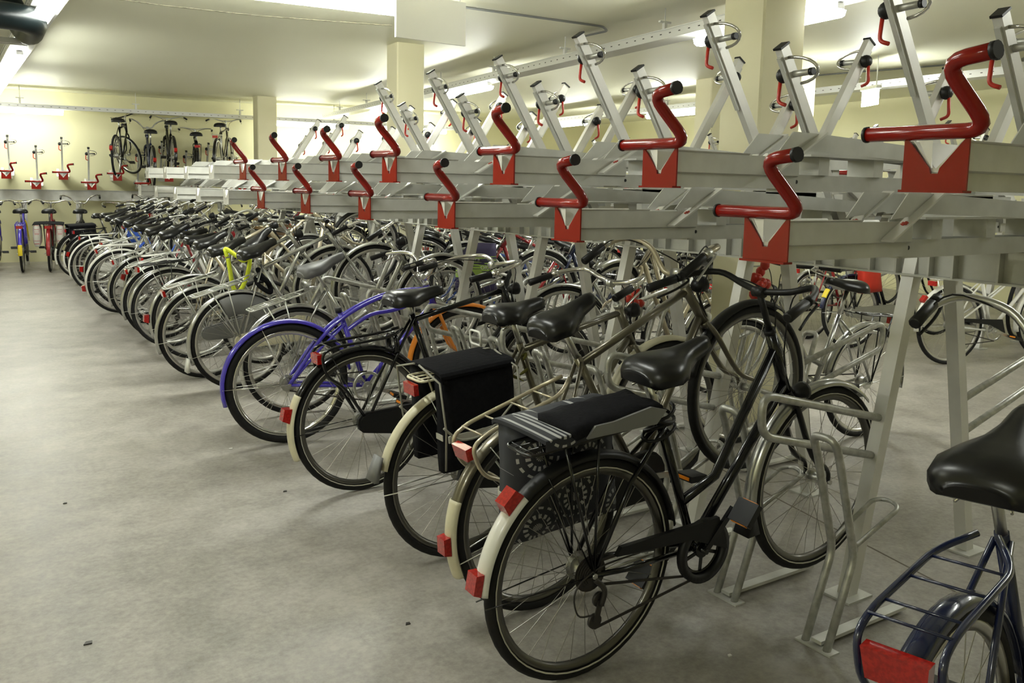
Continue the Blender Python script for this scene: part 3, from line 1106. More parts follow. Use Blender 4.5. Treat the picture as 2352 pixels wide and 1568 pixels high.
    if sp.get('saddle', True):
        sw = sp.get('sw', .22)
        part('seat_post', ('seat_post', ft, seat_z, R, wb), 'alu', lambda b: b.tube([STT - (STT - BB).normalized() * .02, SP], .0125, 10), root)
        st = part('saddle', ('saddle', sw), sm, lambda b: saddle_mesh(b, sw * 1.33, sw, .07), root, T(SP.x - .105 + sp.get('sx', 0), 0, seat_z) @ RY(sp.get('stilt', -3)))
        if sp.get('springs'):
            def spr(b):
                for s_ in (-1, 1):
                    P = [(.035 + .017 * cos(t), s_ * .055 + .017 * sin(t), -.085 + .05 * t / (2 * pi * 3.5)) for t in [2 * pi * 3.5 * k / 42 for k in range(43)]]
                    b.tube(P, .0028, 5)
                    b.tube([(.02, s_ * .055, -.09), (.12, s_ * .02, -.075), (.25, s_ * .012, -.03)], .0035, 6)
            part('saddle_spring', 'saddle_spring', 'chrome', spr, st)
        else:
            def rl(b):
                for s_ in (-1, 1):
                    b.tube([(.03, s_ * .04, -.03), (.10, s_ * .022, -.06), (.18, s_ * .02, -.06), (.25, s_ * .01, -.025)], .0035, 6)
            part('saddle_rail', 'saddle_rail', 'alu', rl, st)
    elif ft == 'cruiser':
        part('seat_clamp', ('seat_clamp', ft, R), 'black', lambda b: b.cyl(STT - Vector((0, 0, .02)), STT + Vector((-.003, 0, .01)), .02, 10).tube([STT + Vector((0, .03, -.005)), STT + Vector((0, -.03, -.005))], .006, 8), root)
    # crank
    side_ = -1
    cr = sp.get('crank', 20)

    def crank(b):
        b.ring(.078, [(-.006, -.0015), (.012, -.0015), (.012, .0015), (-.006, .0015)], 32, c=(0, -.044, 0))
        b.cyl((0, -.05, 0), (0, -.038, 0), .028, 14)
        b.cyl((0, -.07, 0), (0, .07, 0), .009, 8)
        for k in range(5):
            a = 2 * pi * k / 5
            b.bar((.02 * cos(a), -.045, .02 * sin(a)), (.075 * cos(a), -.044, .075 * sin(a)), .012, .004, up=(0, 1, 0))
        for s_ in (-1, 1):
            b.bar((0, s_ * .06, 0), (s_ * -.17, s_ * .075, 0), .022, .012, up=(0, 1, 0))
    ck = part('crankset', 'crankset', sp.get('crankm', 'alu'), crank, root, T(*BB) @ RY(cr))
    for s_ in (-1, 1):
        def ped(b):
            c = (s_ * -.17, s_ * .125, 0)
            b.box((c[0] - .04, c[1] - .042, -.012), (c[0] + .04, c[1] + .042, .012))
        pd = part('pedal', ('pedal', s_), 'black', ped, ck)
        if sp.get('detail'):
            part('pedal_reflector', ('pedal_reflector', s_), 'amber', lambda b: b.box((s_ * -.17 - .043, s_ * .125 - .03, -.006), (s_ * -.17 + .043, s_ * .125 + .03, .006)), pd)
    if sp.get('ring'):
        def gd(b):
            b.ring(.095, [(-.012, -.012), (.014, -.012), (.014, .010), (-.012, .010)], 36, c=(0, -.052, 0))
        part('chain_ring_guard', 'chain_ring_guard', 'black', gd, ck)
    cg = sp.get('case')
    if cg:
        def case(b):
            def outline(g):
                P = []
                r1, r2 = .098 + g, .052 + g
                for k in range(9):
                    a = -pi / 2 + pi * k / 8
                    P.append((BB.x + r1 * cos(a), BB.z + r1 * sin(a)))
                for k in range(7):
                    a = pi / 2 + pi * k / 6
                    P.append((r2 * cos(a), R + r2 * sin(a)))
                return P
            b.prism(outline(0), 'y', -.058, -.038)
            b.prism(outline(-.012), 'y', -.064, -.058)
        part('chain_case', ('chain_case', R), cg, case, root)
    else:
        def chain(b):
            for s_ in (-1, 1):
                b.bar((BB.x, -.044, BB.z + s_ * .09), (0, -.044, R + s_ * .035), .004, .008)
        part('chain', ('chain', R), 'oil', chain, root)
        if sp.get('derail'):
            def der(b):
                b.tube(bez([(.0, -.055, R - .01), (.03, -.065, R - .05), (.02, -.06, R - .10)], 4), .009, 8)
                for c in ((.02, R - .085), (.0, R - .15)):
                    b.cyl((c[0], -.056, c[1]), (c[0], -.046, c[1]), .024, 14)
                b.bar((.02, -.058, R - .085), (.0, -.058, R - .15), .02, .004, up=(0, 1, 0))
                b.bar((.0, -.05, R - .175), (BB.x, -.046, BB.z - .09), .004, .008)
                for k in range(6):
                    b.cyl((0, -.036 - k * .0035, R), (0, -.034 - k * .0035, R), .058 - k * .006, 22)
                b.tube(bez([(-.02, -.06, R - .12), (-.07, -.062, R - .10), (-.075, -.062, R - .02), (.02, -.055, R + .02), (.2, -.03, R)], 5), .003, 5)
            part('derailleur', ('derailleur', R), 'oil', der, root)
            part('chain_guard', ('chain_guard', R), 'black', lambda b: b.prism([(BB.x + .10, BB.z - .02), (BB.x + .06, BB.z + .105), (BB.x - .05, BB.z + .11), (.10, R + .065), (.08, R + .04), (BB.x - .06, BB.z + .06)], 'y', -.066, -.05), root)
    if sp.get('dress'):      # coat guard over the rear wheel
        def dg(b):
            for s_ in (-1, 1):
                b.ring(.20, [(-.0, s_ * .046), (.14, s_ * .036), (.14, s_ * .038), (-.0, s_ * .048)], 20, a0=.15, a1=1.75)
        part('coat_guard', ('coat_guard', R), sp['dress'], dg, root, T(*RH))
    # carrier
    cm = sp.get('carrier')
    cz = R * 2 + sp.get('cz', .065)
    if cm:
        ca = sp.get('clen', .20)

        def car(b):
            w = sp.get('cw', .065)
            if sp.get('cstyle') == 'loop':
                for s_ in (-1, 1):
                    b.tube(bend([(.24, s_ * .02, cz + .02), (.16, s_ * w, cz), (-ca + .04, s_ * w, cz), (-ca - .03, s_ * w, cz - .02), (-ca - .02, s_ * w, cz - .13), (-ca + .07, s_ * .045, cz - .20), (0, s_ * .056, R + .01)], .05, 5), .0075, 8)
            else:
                b.tube(bend([(.22, w * .6, cz + .01), (.15, w, cz), (-ca, w, cz), (-ca, -w, cz), (.15, -w, cz), (.22, -w * .6, cz + .01)], .03, 4), .0052, 8)
                for yy in (-.022, .022):
                    b.tube([(.15, yy, cz), (-ca, yy, cz)], .0036, 6)
                for s_ in (-1, 1):
                    b.tube([(-.10, s_ * w, cz), (0, s_ * .056, R + .01)], .0048, 6)
                    b.tube([(.02, s_ * w, cz), (0, s_ * .056, R + .01)], .0042, 6)
            for xx in (.13, 0.03, -.08, -ca + .02):
                b.tube([(xx, -w, cz), (xx, w, cz)], .0036, 6)
        part('carrier', ('carrier', R, cm, sp.get('cstyle'), ca, sp.get('cz', .065), sp.get('cw', .065)), cm, car, root)
        if sp.get('clip'):
            part('carrier_clip', ('carrier_clip', R, sp.get('cz', .065)), sp['clip'], lambda b: b.tube(bend([(.14, -.04, cz + .012), (-.12, -.04, cz + .02), (-.12, .04, cz + .02), (.14, .04, cz + .012)], .02, 3), .003, 6), root)
    tl = sp.get('light', 'carrier' if cm else 'fender')
    if tl == 'carrier':
        part('tail_light', ('tail_light_c', R, sp.get('clen', .20), sp.get('cz', .065)), 'lens', lambda b: b.box((-sp.get('clen', .2) - .022, -.045, cz - .055), (-sp.get('clen', .2) - .002, .045, cz - .012)), root, label='red tail light')
    elif tl == 'fender':
        a = sp.get('la', pi - .35)
        part('tail_light', ('tail_light_f', R, a), 'lens', lambda b: b.prism([(R + .024, -.035), (R + .06, -.03), (R + .06, .025), (R + .024, .035)], 'y', -.024, .024), root, T(*RH) @ RY(-math.degrees(a)), label='red tail light')
    if sp.get('light2'):
        a = sp['light2']
        part('tail_light', ('tail_light_f', R, a), 'lens', lambda b: b.prism([(R + .024, -.03), (R + .05, -.028), (R + .05, .028), (R + .024, .035)], 'y', -.024, .024), root, T(*RH) @ RY(-math.degrees(a)), label='lower red reflector')
    if sp.get('reflector'):
        rs = float(sp['reflector'])
        part('reflector', ('reflector', rs, R, sp.get('clen', .20), sp.get('cz', .065)), 'lens', lambda b: b.prism([(y_ * rs, cz - .03 + (z_ + .03) * rs) for y_, z_ in ((-.045, -.03), (.045, -.03), (.04, -.075), (-.04, -.075))], 'x', -sp.get('clen', .20) - .045, -sp.get('clen', .20) - .018), root, label='wide red reflector')
    if sp.get('lampon', True):
        hl = U + Vector((.09, 0, -.03)) if sp.get('headpos') != 'low' else L + Vector((.085, 0, -.02))
        h = part('head_light', ('head_light', R, wb, ht, sp.get('headpos')), sp.get('headm', 'black'), lambda b: b.tube([hl + Vector((-.045, 0, 0)), hl + Vector((-.03, 0, 0)), hl, hl + Vector((.012, 0, 0))], [.012, .026, .034, .034], 12).tube([hl - Vector((.03, 0, .01)), L + Vector((.02, 0, .01))], .005, 6), root, MS)
        part('head_lens', ('head_lens', R, wb, ht, sp.get('headpos')), 'clear', lambda b: b.cyl(hl + Vector((.0115, 0, 0)), hl + Vector((.016, 0, 0)), .031, 12), h)
    if sp.get('stand', True):
        part('kickstand', ('kickstand', R), 'alu', lambda b: b.tube([(BB.x - .08, .04, BB.z - .01), (BB.x - .30, .085, BB.z - .03)], .006, 6), root)
    if sp.get('lock'):
        part('ring_lock', ('ring_lock', R), sp['lock'], lambda b: b.ring(.05, [(-.008, -.012), (.008, -.012), (.008, .012), (-.008, .012)], 18, a0=-.9, a1=pi + .9), root, T(.19, 0, .70) @ RZ(90) @ RX(0))
    return root


def local(root, dx, dy, dz, rot=0):
    return root.matrix_world @ T(dx, dy, dz) @ RZ(rot)


DET = dict(spr=.0012, detail=True)

# bike A: the nearest one, black with white mudguard
A = bike('nearest black bicycle with derailleur, white rear mudguard end and silver front mudguard', 1.57, 1.98, 0, .10, 2.0, rim='rimdk', frame='ladies', fc='blackpaint', fender='black', tailm='white', tail=(pi - .95, pi - .12), fend=pi - .14,
         ffm='silver', fflap='black', ffend=pi + .15, stripe=True, derail=True, hub='gear', carrier='blackpaint', cz=.085, clen=.22, light='fender', la=pi - .86, light2=pi - .22, seat=.955, sw=.23, sx=.05, stilt=-8, springs=True, bar='swept', barm='black', stemm='black', levm='black',
         barz=.16, ht=.24, headm='black', headpos='low', crankm='blackpaint', crank=-48, ring=True, staym='blackpaint', forkm='blackpaint', **DET)
# bike B: grey-bronze gents, front wheel high in its holder
B = bike('grey-bronze gents bicycle, front wheel raised high, cream mudguard end and tube carrier', 1.71, 2.40, 1, .33, 0, wb=1.12, rim='rimdk', frame='gents', fc='bronze', fender='bronze', tailm='cream', tail=(pi - .62, pi + .12), fend=pi + .1, ffm='black', ffend=2.6,
         carrier='champagne', cstyle='loop', clen=.19, cz=.06, light='fender', la=pi - .22, reflector=True, seat=1.02, sw=.20, stilt=-4, bar='high', barw=.27, barm='champagne', barz=.06, levm='alu', case='black', headm='black', hub='gear', lock=None, **DET)
# bike C: black pannier
Cb = bike('black bicycle carrying the large black double pannier, cream mudguard with grey flap', 1.70, 2.92, 0, .10, 0, rim='rimdk', frame='gents', fc='bronze', fender='cream', fend=pi - .28, flap='greyrub', carrier='cream', clen=.19, cz=.075, light='carrier', la=pi - .62, seat=1.0, sw=.20, stilt=-2, springs=True,
          bar='swept', barm='chrome', case='black', clip='white', **DET)
# bike D: black omafiets
D = bike('black roadster with black carrier, cream mudguard end and black chain case', 1.66, 3.83, 0, .10, 0, rim='rimdk', frame='gents', fc='blackpaint', fender='blackpaint', tailm='cream', tail=(pi - .55, pi + .32), fend=pi + .3, carrier='blackpaint', cstyle='loop', clen=.17, cz=.05, light='fender', la=pi - .28,
         reflector=True, stripe=True, seat=.955, sw=.23, stilt=0, bar='oma', barm='chrome', case='black', staym='blackpaint', lock='blackpaint', gripm='black', **DET)
# bike E: violet cruiser
E = bike('violet-blue cruiser bicycle without saddle, curved twin top tubes, orange fork and front mudguard', 1.60, 4.76, -8, .05, 0, frame='cruiser', fc='purple', fender='purple', fw=.062, fend=pi + .25, tyre=.024, forkm='orange', ffm='orange', saddle=False, light='none', bar='high', barw=.33, barm='chrome', barz=.05,
         staym='chrome', ht=.14, case=None, stand=True, lampon=False, rim='chrome', **DET)
# silver middle bikes
F = bike('silver gents bicycle with cream chain case and raised front wheel, behind the violet cruiser', 1.74, 6.22, 2, .32, 0, wb=1.12, frame='gents', fc='silver', fender='silver', flap='white', fend=pi + .12, carrier='alu', clen=.22, light='none', saddlem='leather', bar='flat', case='cream', headm='chrome', dress='greyrub', **DET)
F2 = bike('silver bicycle with a wide grey sprung saddle, pushed in between cruiser and silver gents bicycle', 1.86, 5.35, 0, .30, 0, frame='ladies', fc='silver', fender='silver', carrier='alu', light='none', saddlem='greysad', sw=.24, springs=True, bar='swept', barm='chrome', case=None, seat=.92)
Gc = bike('champagne bicycle standing steeply with its front wheel lifted beside the raised trays', 2.15, 7.0, 3, .58, 0, frame='gents', fc='champagne', fender=None, light='none', bar='flat', barm='black', lampon=False, saddlem='leather')
G = bike('silver bicycle with black carrier, black side frame and red tail light', 1.67, 8.1, 3, .10, 0, frame='gents', fc='silver', fender='silver', carrier='blackpaint', clen=.24, light='carrier', bar='swept', case=None, fend=pi - .05, derail=True, **DET)

fr = [  # y, x, fc, frame, fender, extras
    (6.68, 1.62, 'silver', 'gents', 'silver', dict(case='greyrub', raise_=.28, bar='flat', carrier='alu')),
    (7.45, 1.72, 'champagne', 'gents', 'silver', dict(raise_=.32, bar='swept', saddlem='leather')),
    (8.55, 1.68, 'silver', 'ladies', 'silver', dict(raise_=.32, carrier='alu', bar='high')),
    (9.0, 1.80, 'white', 'ladies', 'white', dict(raise_=.10, case='white', carrier='white')),
    (9.55, 1.65, 'silver', 'gents', 'silver', dict(raise_=.32, carrier='alu', bar='swept')),
    (9.95, 1.85, 'redpaint', 'gents', 'alu', dict(raise_=.10, bar='flat')),
    (10.4, 1.50, 'white', 'oma', 'white', dict(raise_=.05, carrier='white', fend=pi + .4, light='fender', la=pi + .1, case='white')),
    (10.9, 1.60, 'silver', 'mixte', 'silver', dict(raise_=.30, carrier='alu')),
    (11.3, 1.62, 'blueplastic', 'ladies', 'silver', dict(raise_=.10, carrier='alu')),
    (11.75, 1.60, 'silver', 'gents', 'silver', dict(raise_=.30, bar='swept')),
    (12.3, 1.50, 'white', 'oma', 'white', dict(raise_=.05, carrier='white', fend=pi + .35, case='white')),
    (12.75, 1.62, 'blackpaint', 'gents', 'alu', dict(raise_=.3, bar='flat', barm='black')),
    (13.2, 1.60, 'silver', 'ladies', 'blackpaint', dict(raise_=.10)),
    (13.65, 1.58, 'blackpaint', 'oma', 'blackpaint', dict(raise_=.05, carrier='blackpaint', tailm='white', case='black')),
    (14.15, 1.52, 'blackpaint', 'oma', 'blackpaint', dict(raise_=.05, carrier='blackpaint', tailm='white', case='black')),
]
names = {'silver': 'silver', 'champagne': 'champagne', 'white': 'white', 'redpaint': 'red', 'blueplastic': 'blue', 'blackpaint': 'black', 'navy': 'navy blue', 'bluepaint': 'blue', 'purple': 'violet', 'bronze': 'grey bronze', 'orange': 'orange'}
fnames = {'ladies': 'step-through', 'gents': 'gents', 'oma': 'roadster', 'mixte': 'mixte', 'cruiser': 'cruiser'}
FRONT = {}
for i, (y, x, fc, ft, fe, ex) in enumerate(fr):
    x += max(0, min(.16, (y - 8.5) * .06))
    ex = dict(ex)
    e2 = dict(fw=.048, light='fender' if fe and not ex.get('carrier') else 'carrier', seat=.94 + .05 * rnd.random(), wb=1.06)
    e2.update(ex)
    ra = e2.pop('raise_')
    FRONT[i] = bike('%s %s bicycle in the aisle-side rank, %s from the near end' % (names[fc], fnames[ft], ORD[i + 9]), x, y, rnd.uniform(-4, 5), ra, rnd.uniform(-2, 2), rnd.uniform(-12, 12), frame=ft, fc=fc, fender=fe, group=None, **e2)

# rank on the rear side of the near row, facing us
cols = [('silver', 'gents', 'silver'), ('blackpaint', 'oma', 'blackpaint'), ('silver', 'ladies', 'silver'), ('redpaint', 'gents', 'alu'), ('blackpaint', 'gents', 'blackpaint'), ('navy', 'ladies', 'silver'), ('silver', 'mixte', 'silver'), ('champagne', 'ladies', 'silver'),
        ('bluepaint', 'gents', 'alu'), ('blackpaint', 'ladies', 'blackpaint'), ('white', 'oma', 'white'), ('silver', 'gents', 'blackpaint')]
bars = ['swept', 'flat', 'high', 'oma', 'swept', 'flat']
i = 0
y = 3.18
while y < 13.8:
    if not (3.45 < y < 4.4 or 8.25 < y < 8.95):
        fc, ft, fe = cols[(i * 5 + 2) % 12]
        bike('%s %s bicycle facing us behind the near row, %s away' % (names[fc], fnames[ft], ORD[i]), 4.72 + rnd.uniform(-.06, .08), y, 180 + rnd.uniform(-5, 5), (.10, .32)[i % 2], rnd.uniform(-2, 2), rnd.uniform(-18, 18),
             frame=ft, fc=fc, fender=fe, bar=bars[(i * 2 + 1) % 6], barm='chrome' if i % 3 else 'black', wb=1.08, headm='chrome' if i % 2 else 'black', carrier='alu' if i % 2 else 'blackpaint', seat=.96)
        i += 1
    y += .43 + rnd.uniform(-.04, .05)

# second rack row, beyond the next aisle
C2 = 8.86
R2a = bike('black city bicycle across the aisle with yellow mudguard patch and red bag', 7.30, 5.12, -12, .08, -3, 5, frame='oma', fc='blackpaint', fender='navy', tailm='yellow', tail=(pi - .75, pi - .5), fend=pi - .2, carrier='blackpaint', case='silver', light='fender', la=pi - .95, bar='swept', barm='chrome', saddlem='leather')
R2b = bike('white touring bicycle across the next aisle with red light on its white mudguard', 7.40, 4.20, -17, .02, 0, 0, frame='mixte', fc='white', fender='white', fend=pi + .1, carrier='alu', light='carrier', light2=pi - .7, derail=True, bar='swept', saddlem='greysad', detail=True)
i = 0
y = 5.65
while y < 14.6:
    fc, ft, fe = cols[(i * 7 + 3) % 12]
    if not (8.2 < y < 8.8 and False):
        bike('%s %s bicycle across the aisle, %s past the red bag' % (names[fc], fnames[ft], ORD[i]), 7.30 + rnd.uniform(-.08, .08), y, rnd.uniform(-9, 2), (.10, .32)[i % 2], rnd.uniform(-2, 2), rnd.uniform(-12, 12),
             frame=ft, fc=fc, fender=fe, fw=.046, bar=bars[(i * 3) % 6], wb=1.08, carrier=('alu', 'blackpaint', None)[i % 3], barm='chrome', saddlem='leather')
    i += 1
    y += .46 + rnd.uniform(-.04, .05)
for k, (yy, fc, ft) in enumerate([(3.3, 'navy', 'oma'), (3.75, 'silver', 'gents')]):
    bike('%s bicycle in the farther rank at the right edge of the photo' % ('navy blue roadster' if k == 0 else 'silver gents'), 9.9, yy + .55, 180, .1, 0, 8, frame=ft, fc=fc, fender='navy' if k == 0 else 'silver', bar='swept', barm='chrome')
for k in range(12):
    place_tray(7.35, 4.1 + .8 * k, ZU, 0, '%s high tray of the second rack row, across the next aisle' % ORD[k], 'trays of the second rack row')
    place_tray(7.35, 4.5 + .8 * k, ZL, 0, '%s low tray of the second rack row, across the next aisle' % ORD[k], 'trays of the second rack row')
for k in range(8):
    place_tray(2 * C2 - 7.35, 4.3 + .8 * k, ZU, 180, '%s high tray on the rear side of the second rack row' % ORD[k], 'rear trays of the second rack row')
rack_frame(C2, [4.5 + 1.6 * k for k in range(6)], 3.4, 14.2, 'galvanized rack frame of the second row, across the next aisle')

# ------------------------------------------------------------ rack on the far wall
WM = T(1.0, 15.85, 0) @ RZ(WALLROT)
for k in range(-1, 5):
    t = place_tray(0, 0, 0, 0, '%s high tray of the far wall rack counted from the left' % ORD[k + 1], 'trays of the far wall rack')
    t.matrix_world = WM @ T(-.16 + .8 * k, 0, ZU - .05) @ RZ(90)
    t = place_tray(0, 0, 0, 0, '%s low tray of the far wall rack counted from the left' % ORD[k + 1], 'trays of the far wall rack')
    t.matrix_world = WM @ T(.25 + .8 * k, 0, ZL - .03) @ RZ(90)
root = empty('wall_rack_frame', 'galvanized beam and posts carrying the trays along the far wall', 'rack frame')
root.matrix_world = WM
b = MB()
b.box((-3.2, .9, 1.10), (4.3, .908, 1.27))
b.box((-3.2, .88, 1.095), (4.3, .93, 1.10))
b.box((-3.2, .88, 1.27), (4.3, .93, 1.275))
o = put('long_beam', b.mesh('long_beam', M['galv']), root)
for k in range(-3, 6):
    b = MB()
    b.bar((.05 + .8 * k, .93, 1.27), (.05 + .8 * k, .98, 0), .06, .05, up=(0, 1, 0))
    put('leg', b.mesh('leg', M['galv_lt']), root)

ub = [(-.16 - .8, ZU, 'white', 'oma', 'white', 'white and red bicycle parked on the upper far tray at the left edge', 90, dict(light='fender', la=pi - .3, case='black', carrier='blackpaint')),
      (1.44, ZU, 'blackpaint', 'gents', 'blackpaint', 'black mountain bicycle turned sideways on an upper far tray', 75, dict(bar='flat', barm='black', fender=None, steer=50)),
      (2.00, ZL, 'navy', 'ladies', 'blackpaint', 'dark blue bicycle with high chrome handlebar on an upper far tray', 90, dict(bar='high', seat=.98)),
      (2.33, ZU, 'blackpaint', 'ladies', 'blackpaint', 'black bicycle with wide flat handlebar on an upper far tray', 90, dict(bar='swept', light='fender')),
      (2.72, ZL, 'blackpaint', 'gents', 'blackpaint', 'tall black bicycle with orange reflector on an upper far tray', 84, dict(carrier='blackpaint', bar='oma')),
      (3.07, ZU, 'bronze', 'gents', 'blackpaint', 'rightmost bicycle on the upper far trays, with red light on its carrier', 70, dict(carrier='alu', bar='swept'))]
for x, z, fc, ft, fe, lb, hd, ex in ub:
    ex = dict(ex)
    fe = ex.pop('fender', fe)
    st_ = ex.pop('steer', 0)
    m = WM @ Vector((x, .12, 0))
    bike(lb, m.x, m.y, hd + WALLROT, 0.05, 0, st_, z + .06 - .05, frame=ft, fc=fc, fender=fe, stand=False, **ex)

lb = [(-.36, 'purple', 'oma', 'blue bicycle with yellow mudguard end at the left edge, before the far wall', dict(tailm='yellow', tail=(pi - .35, pi + .1), carrier='purple')),
      (.02, 'purple', 'oma', 'blue and yellow bicycle before the far wall, beside the one with red flowered panniers', dict(tailm='yellow', tail=(pi - .35, pi + .1), carrier='purple', forkm='yellow')),
      (.40, 'redpaint', 'oma', 'red and black bicycle before the far wall with flowered panniers', dict(carrier='blackpaint', light='carrier')),
      (.86, 'blackpaint', 'ladies', 'dark bicycle with chrome handlebar before the far wall, right of the flowered panniers', dict(carrier='blackpaint', tailm='white', bar='high')),
      (1.5, 'blackpaint', 'gents', 'black bicycle with wide handlebar before the far wall, under the second red tray', dict(carrier='blackpaint', bar='oma')),
      (1.95, 'redpaint', 'gents', 'red bicycle half hidden before the far wall', dict(carrier='blackpaint', bar='high')),
      (2.6, 'silver', 'gents', 'silver bicycle before the far wall, behind the end of the aisle rank', dict(bar='swept')),
      (3.2, 'blackpaint', 'oma', 'black roadster before the far wall, farthest right under the trays', dict(bar='oma'))]
WB = {}
for i, (x, fc, ft, l_, ex) in enumerate(lb):
    m = WM @ Vector((x, -.35, 0))
    WB[i] = bike(l_, m.x, m.y, 90 + WALLROT + rnd.uniform(-3, 3), .08, rnd.uniform(-2, 2), rnd.uniform(-8, 8), frame=ft, fc=fc, fender=fc, wb=1.05, case='black', **dict(dict(bar='swept', barm='chrome'), **ex))

# bike Z in the bottom right corner
Z = bike('black roadster cut off at the bottom right corner, with sprung saddle and wide red reflector', 1.60, .82, 9, .14, -3, 0, frame='oma', fc='navy', fender='navy', fend=pi + .1, carrier='navy', cstyle='loop', clen=.16, cz=.055, cw=.075, light='none', reflector=1.35, seat=.93, sw=.24, stilt=-12,
         springs=True, bar='high', barz=.13, barm='alu', levm='black', case='black', staym='navy', wb=1.12, **DET)


# ------------------------------------------------------------ bags and things carried by the bicycles
def bag_mesh(L, H, Wd, flare=.0, n=6):
    """soft box: length along x, height z, width y, bulging"""
    b = MB()
    nx, nz = 8, 7
    vs, fs = [], []

    def pt(u, v, s_):
        x = (u - .5) * L * (1 + flare * (v - .5))
        z = -v * H
        e = (1 - (2 * u - 1) ** 4) * (1 - (2 * v - 1) ** 4)
        y = s_ * Wd / 2 * (.55 + .45 * e) + (.004 * sin(u * 17 + v * 9 + s_))
        return (x, y, z)
    for s_ in (-1, 1):
        for j in range(nz + 1):
            for i_ in range(nx + 1):
                vs.append(pt(i_ / nx, j / nz, s_))
    m = (nx + 1) * (nz + 1)
    q = nx + 1
    for j in range(nz):
        for i_ in range(nx):
            a = j * q + i_
            fs.append((a, a + 1, a + 1 + q, a + q))
            fs.append((m + a, m + a + q, m + a + 1 + q, m + a + 1))
    for i_ in range(nx):
        fs.append((i_, m + i_, m + i_ + 1, i_ + 1))
        a = nz * q + i_
        fs.append((a, a + 1, m + a + 1, m + a))
    for j in range(nz):
        a = j * q
        fs.append((a, a + q, m + a + q, m + a))
        a = j * q + nx
        fs.append((a, m + a, m + a + q, a + q))
    b.add(vs, fs, True)
    return b


def pannier(root, name, label, m, L, H, Wd, cx, cz, gap=.085, topm=None, strip=True, straps=True, flare=.08, sides=(-1, 1)):
    t = empty(name, label, 'bag')
    t.matrix_world = root.matrix_world @ T(cx, 0, cz)
    for s_ in sides:
        bg = put('side_bag', bag_mesh(L, H, Wd, flare).mesh('side_bag', M[m]), t, T(0, s_ * (gap + Wd / 2), 0))
        if strip:
            b = MB()
            b.box((-L * .46, s_ * (Wd / 2 * .98) - .004, -H * .68), (L * .46, s_ * (Wd / 2 * .98) + .004, -H * .61))
            b.box((-L * .515, -Wd * .30, -H * .66), (-L * .49, Wd * .3, -H * .60))
            put('reflective_band', b.mesh('reflective_band', M['strip']), bg)
    b = MB()
    nn = 10
    prof = []
    for k in range(nn + 1):
        a = pi * k / nn
        yy = (gap + Wd * .98) * cos(a)
        prof.append((yy if len(sides) == 2 else max(yy, -gap), .022 * sin(a) ** .6))
    prof2 = [(y_ * .99, z_ - .012) for y_, z_ in prof[::-1]]
    b.prism(prof + prof2, 'x', -L * .5, L * .5)
    put('top_flap', b.mesh('top_flap', M[topm or m]), t)
    return t


pb = pannier(Cb, 'double_pannier', 'large black double pannier over the carrier of the bicycle with the grey flap', 'canvas', .33, .38, .085, .02, .80, .062)
b = MB()
for xx in (-.19, .15):
    for s_ in (-1, 1):
        b.tube([(xx, s_ * .02, .03), (xx, s_ * .18, -.01), (xx + .01, s_ * .185, -.20), (xx + .015, s_ * .15, -.36)], .0042, 6)
b.tube(bez([(-.19, .186, -.18), (-.12, .19, -.24), (0, .192, -.23), (.14, .186, -.13)], 5), .005, 6)
b.tube(bez([(-.19, -.186, -.18), (-.12, -.19, -.24), (0, -.192, -.23), (.14, -.186, -.13)], 5), .005, 6)
put('elastic_strap', b.mesh('elastic_strap', M['strap']), pb)
pf = pannier(A, 'flowered_pannier', 'black and grey flowered double pannier on the nearest bicycle', 'floral', .38, .36, .15, .02, .80, .07, topm='floral', strip=True, sides=(1,))
cv = put('open_cover', bag_mesh(.33, .18, .06, .05).mesh('open_cover', M['canvas']), pf, T(.06, -.005, .028) @ RX(90) @ T(0, 0, .09))
b = MB()
b.prism([(-.10, -.02), (.16, -.035), (.20, .0), (.14, .022), (.0, .010), (-.07, .012)], 'y', -.103, -.095)
put('grey_lining', b.mesh('grey_lining', M['greyrub']), pf, T(.03, 0, .028))
pr = pannier(WB[2], 'flowered_pannier', 'white double pannier with red flowers on the red bicycle by the far wall', 'floralred', .32, .34, .12, .0, .76, .10, topm='canvas', strip=False)
pk = pannier(FRONT[14], 'side_bag', 'black double bag with a white band at the far end of the aisle rank', 'canvas', .36, .30, .10, .0, .80, .08, strip=True)

# cable lock round the seat post of bike A and B
def coil_lock(root, name, label, m, c, r=.05, turns=4, th=.006, cat='lock'):
    b = MB()
    P = [(c[0] + r * cos(t) * (1 + .2 * sin(t * .37)), c[1] + r * .8 * sin(t), c[2] + .022 * t / (2 * pi) + .012 * sin(t * 1.3)) for t in [2 * pi * turns * k / (turns * 16) for k in range(turns * 16 + 1)]]
    b.tube(P, th, 6)
    o = put(name, b.mesh(name, M[m]))
    o.matrix_world = root.matrix_world.copy()
    tag(o, label, cat)


coil_lock(A, 'coil_lock', 'black coiled cable lock round the seat tube of the nearest bicycle', 'black', (.31, 0, .70))
b = MB()
b.tube(bez([(1.75, 6.55, .93), (1.74, 6.56, .99), (1.81, 6.53, .94), (1.86, 6.52, .90), (1.91, 6.53, .915), (1.90, 6.54, .81), (1.86, 6.55, .70), (1.82, 6.56, .66), (1.79, 6.56, .71), (1.77, 6.55, .82), (1.755, 6.55, .92)], 5), .016, 8)
o = put('lock_sleeve', b.mesh('lock_sleeve', M['neon']))
tag(o, 'neon yellow fabric sleeved chain lock hanging on a silver top tube', 'lock')
b = MB()
b.tube(bez([(.28, .0, .80), (.30, .05, .76), (.33, .02, .66), (.30, -.05, .62), (.24, -.03, .70), (.27, .05, .74), (.31, -.02, .70), (.34, .03, .62)], 5), .017, 8)
o = put('black_cloth', b.mesh('black_cloth', M['canvas']))
o.matrix_world = F.matrix_world.copy()
tag(o, 'black cloth knotted round the seat tube of the silver gents bicycle', 'cloth')
b = MB()
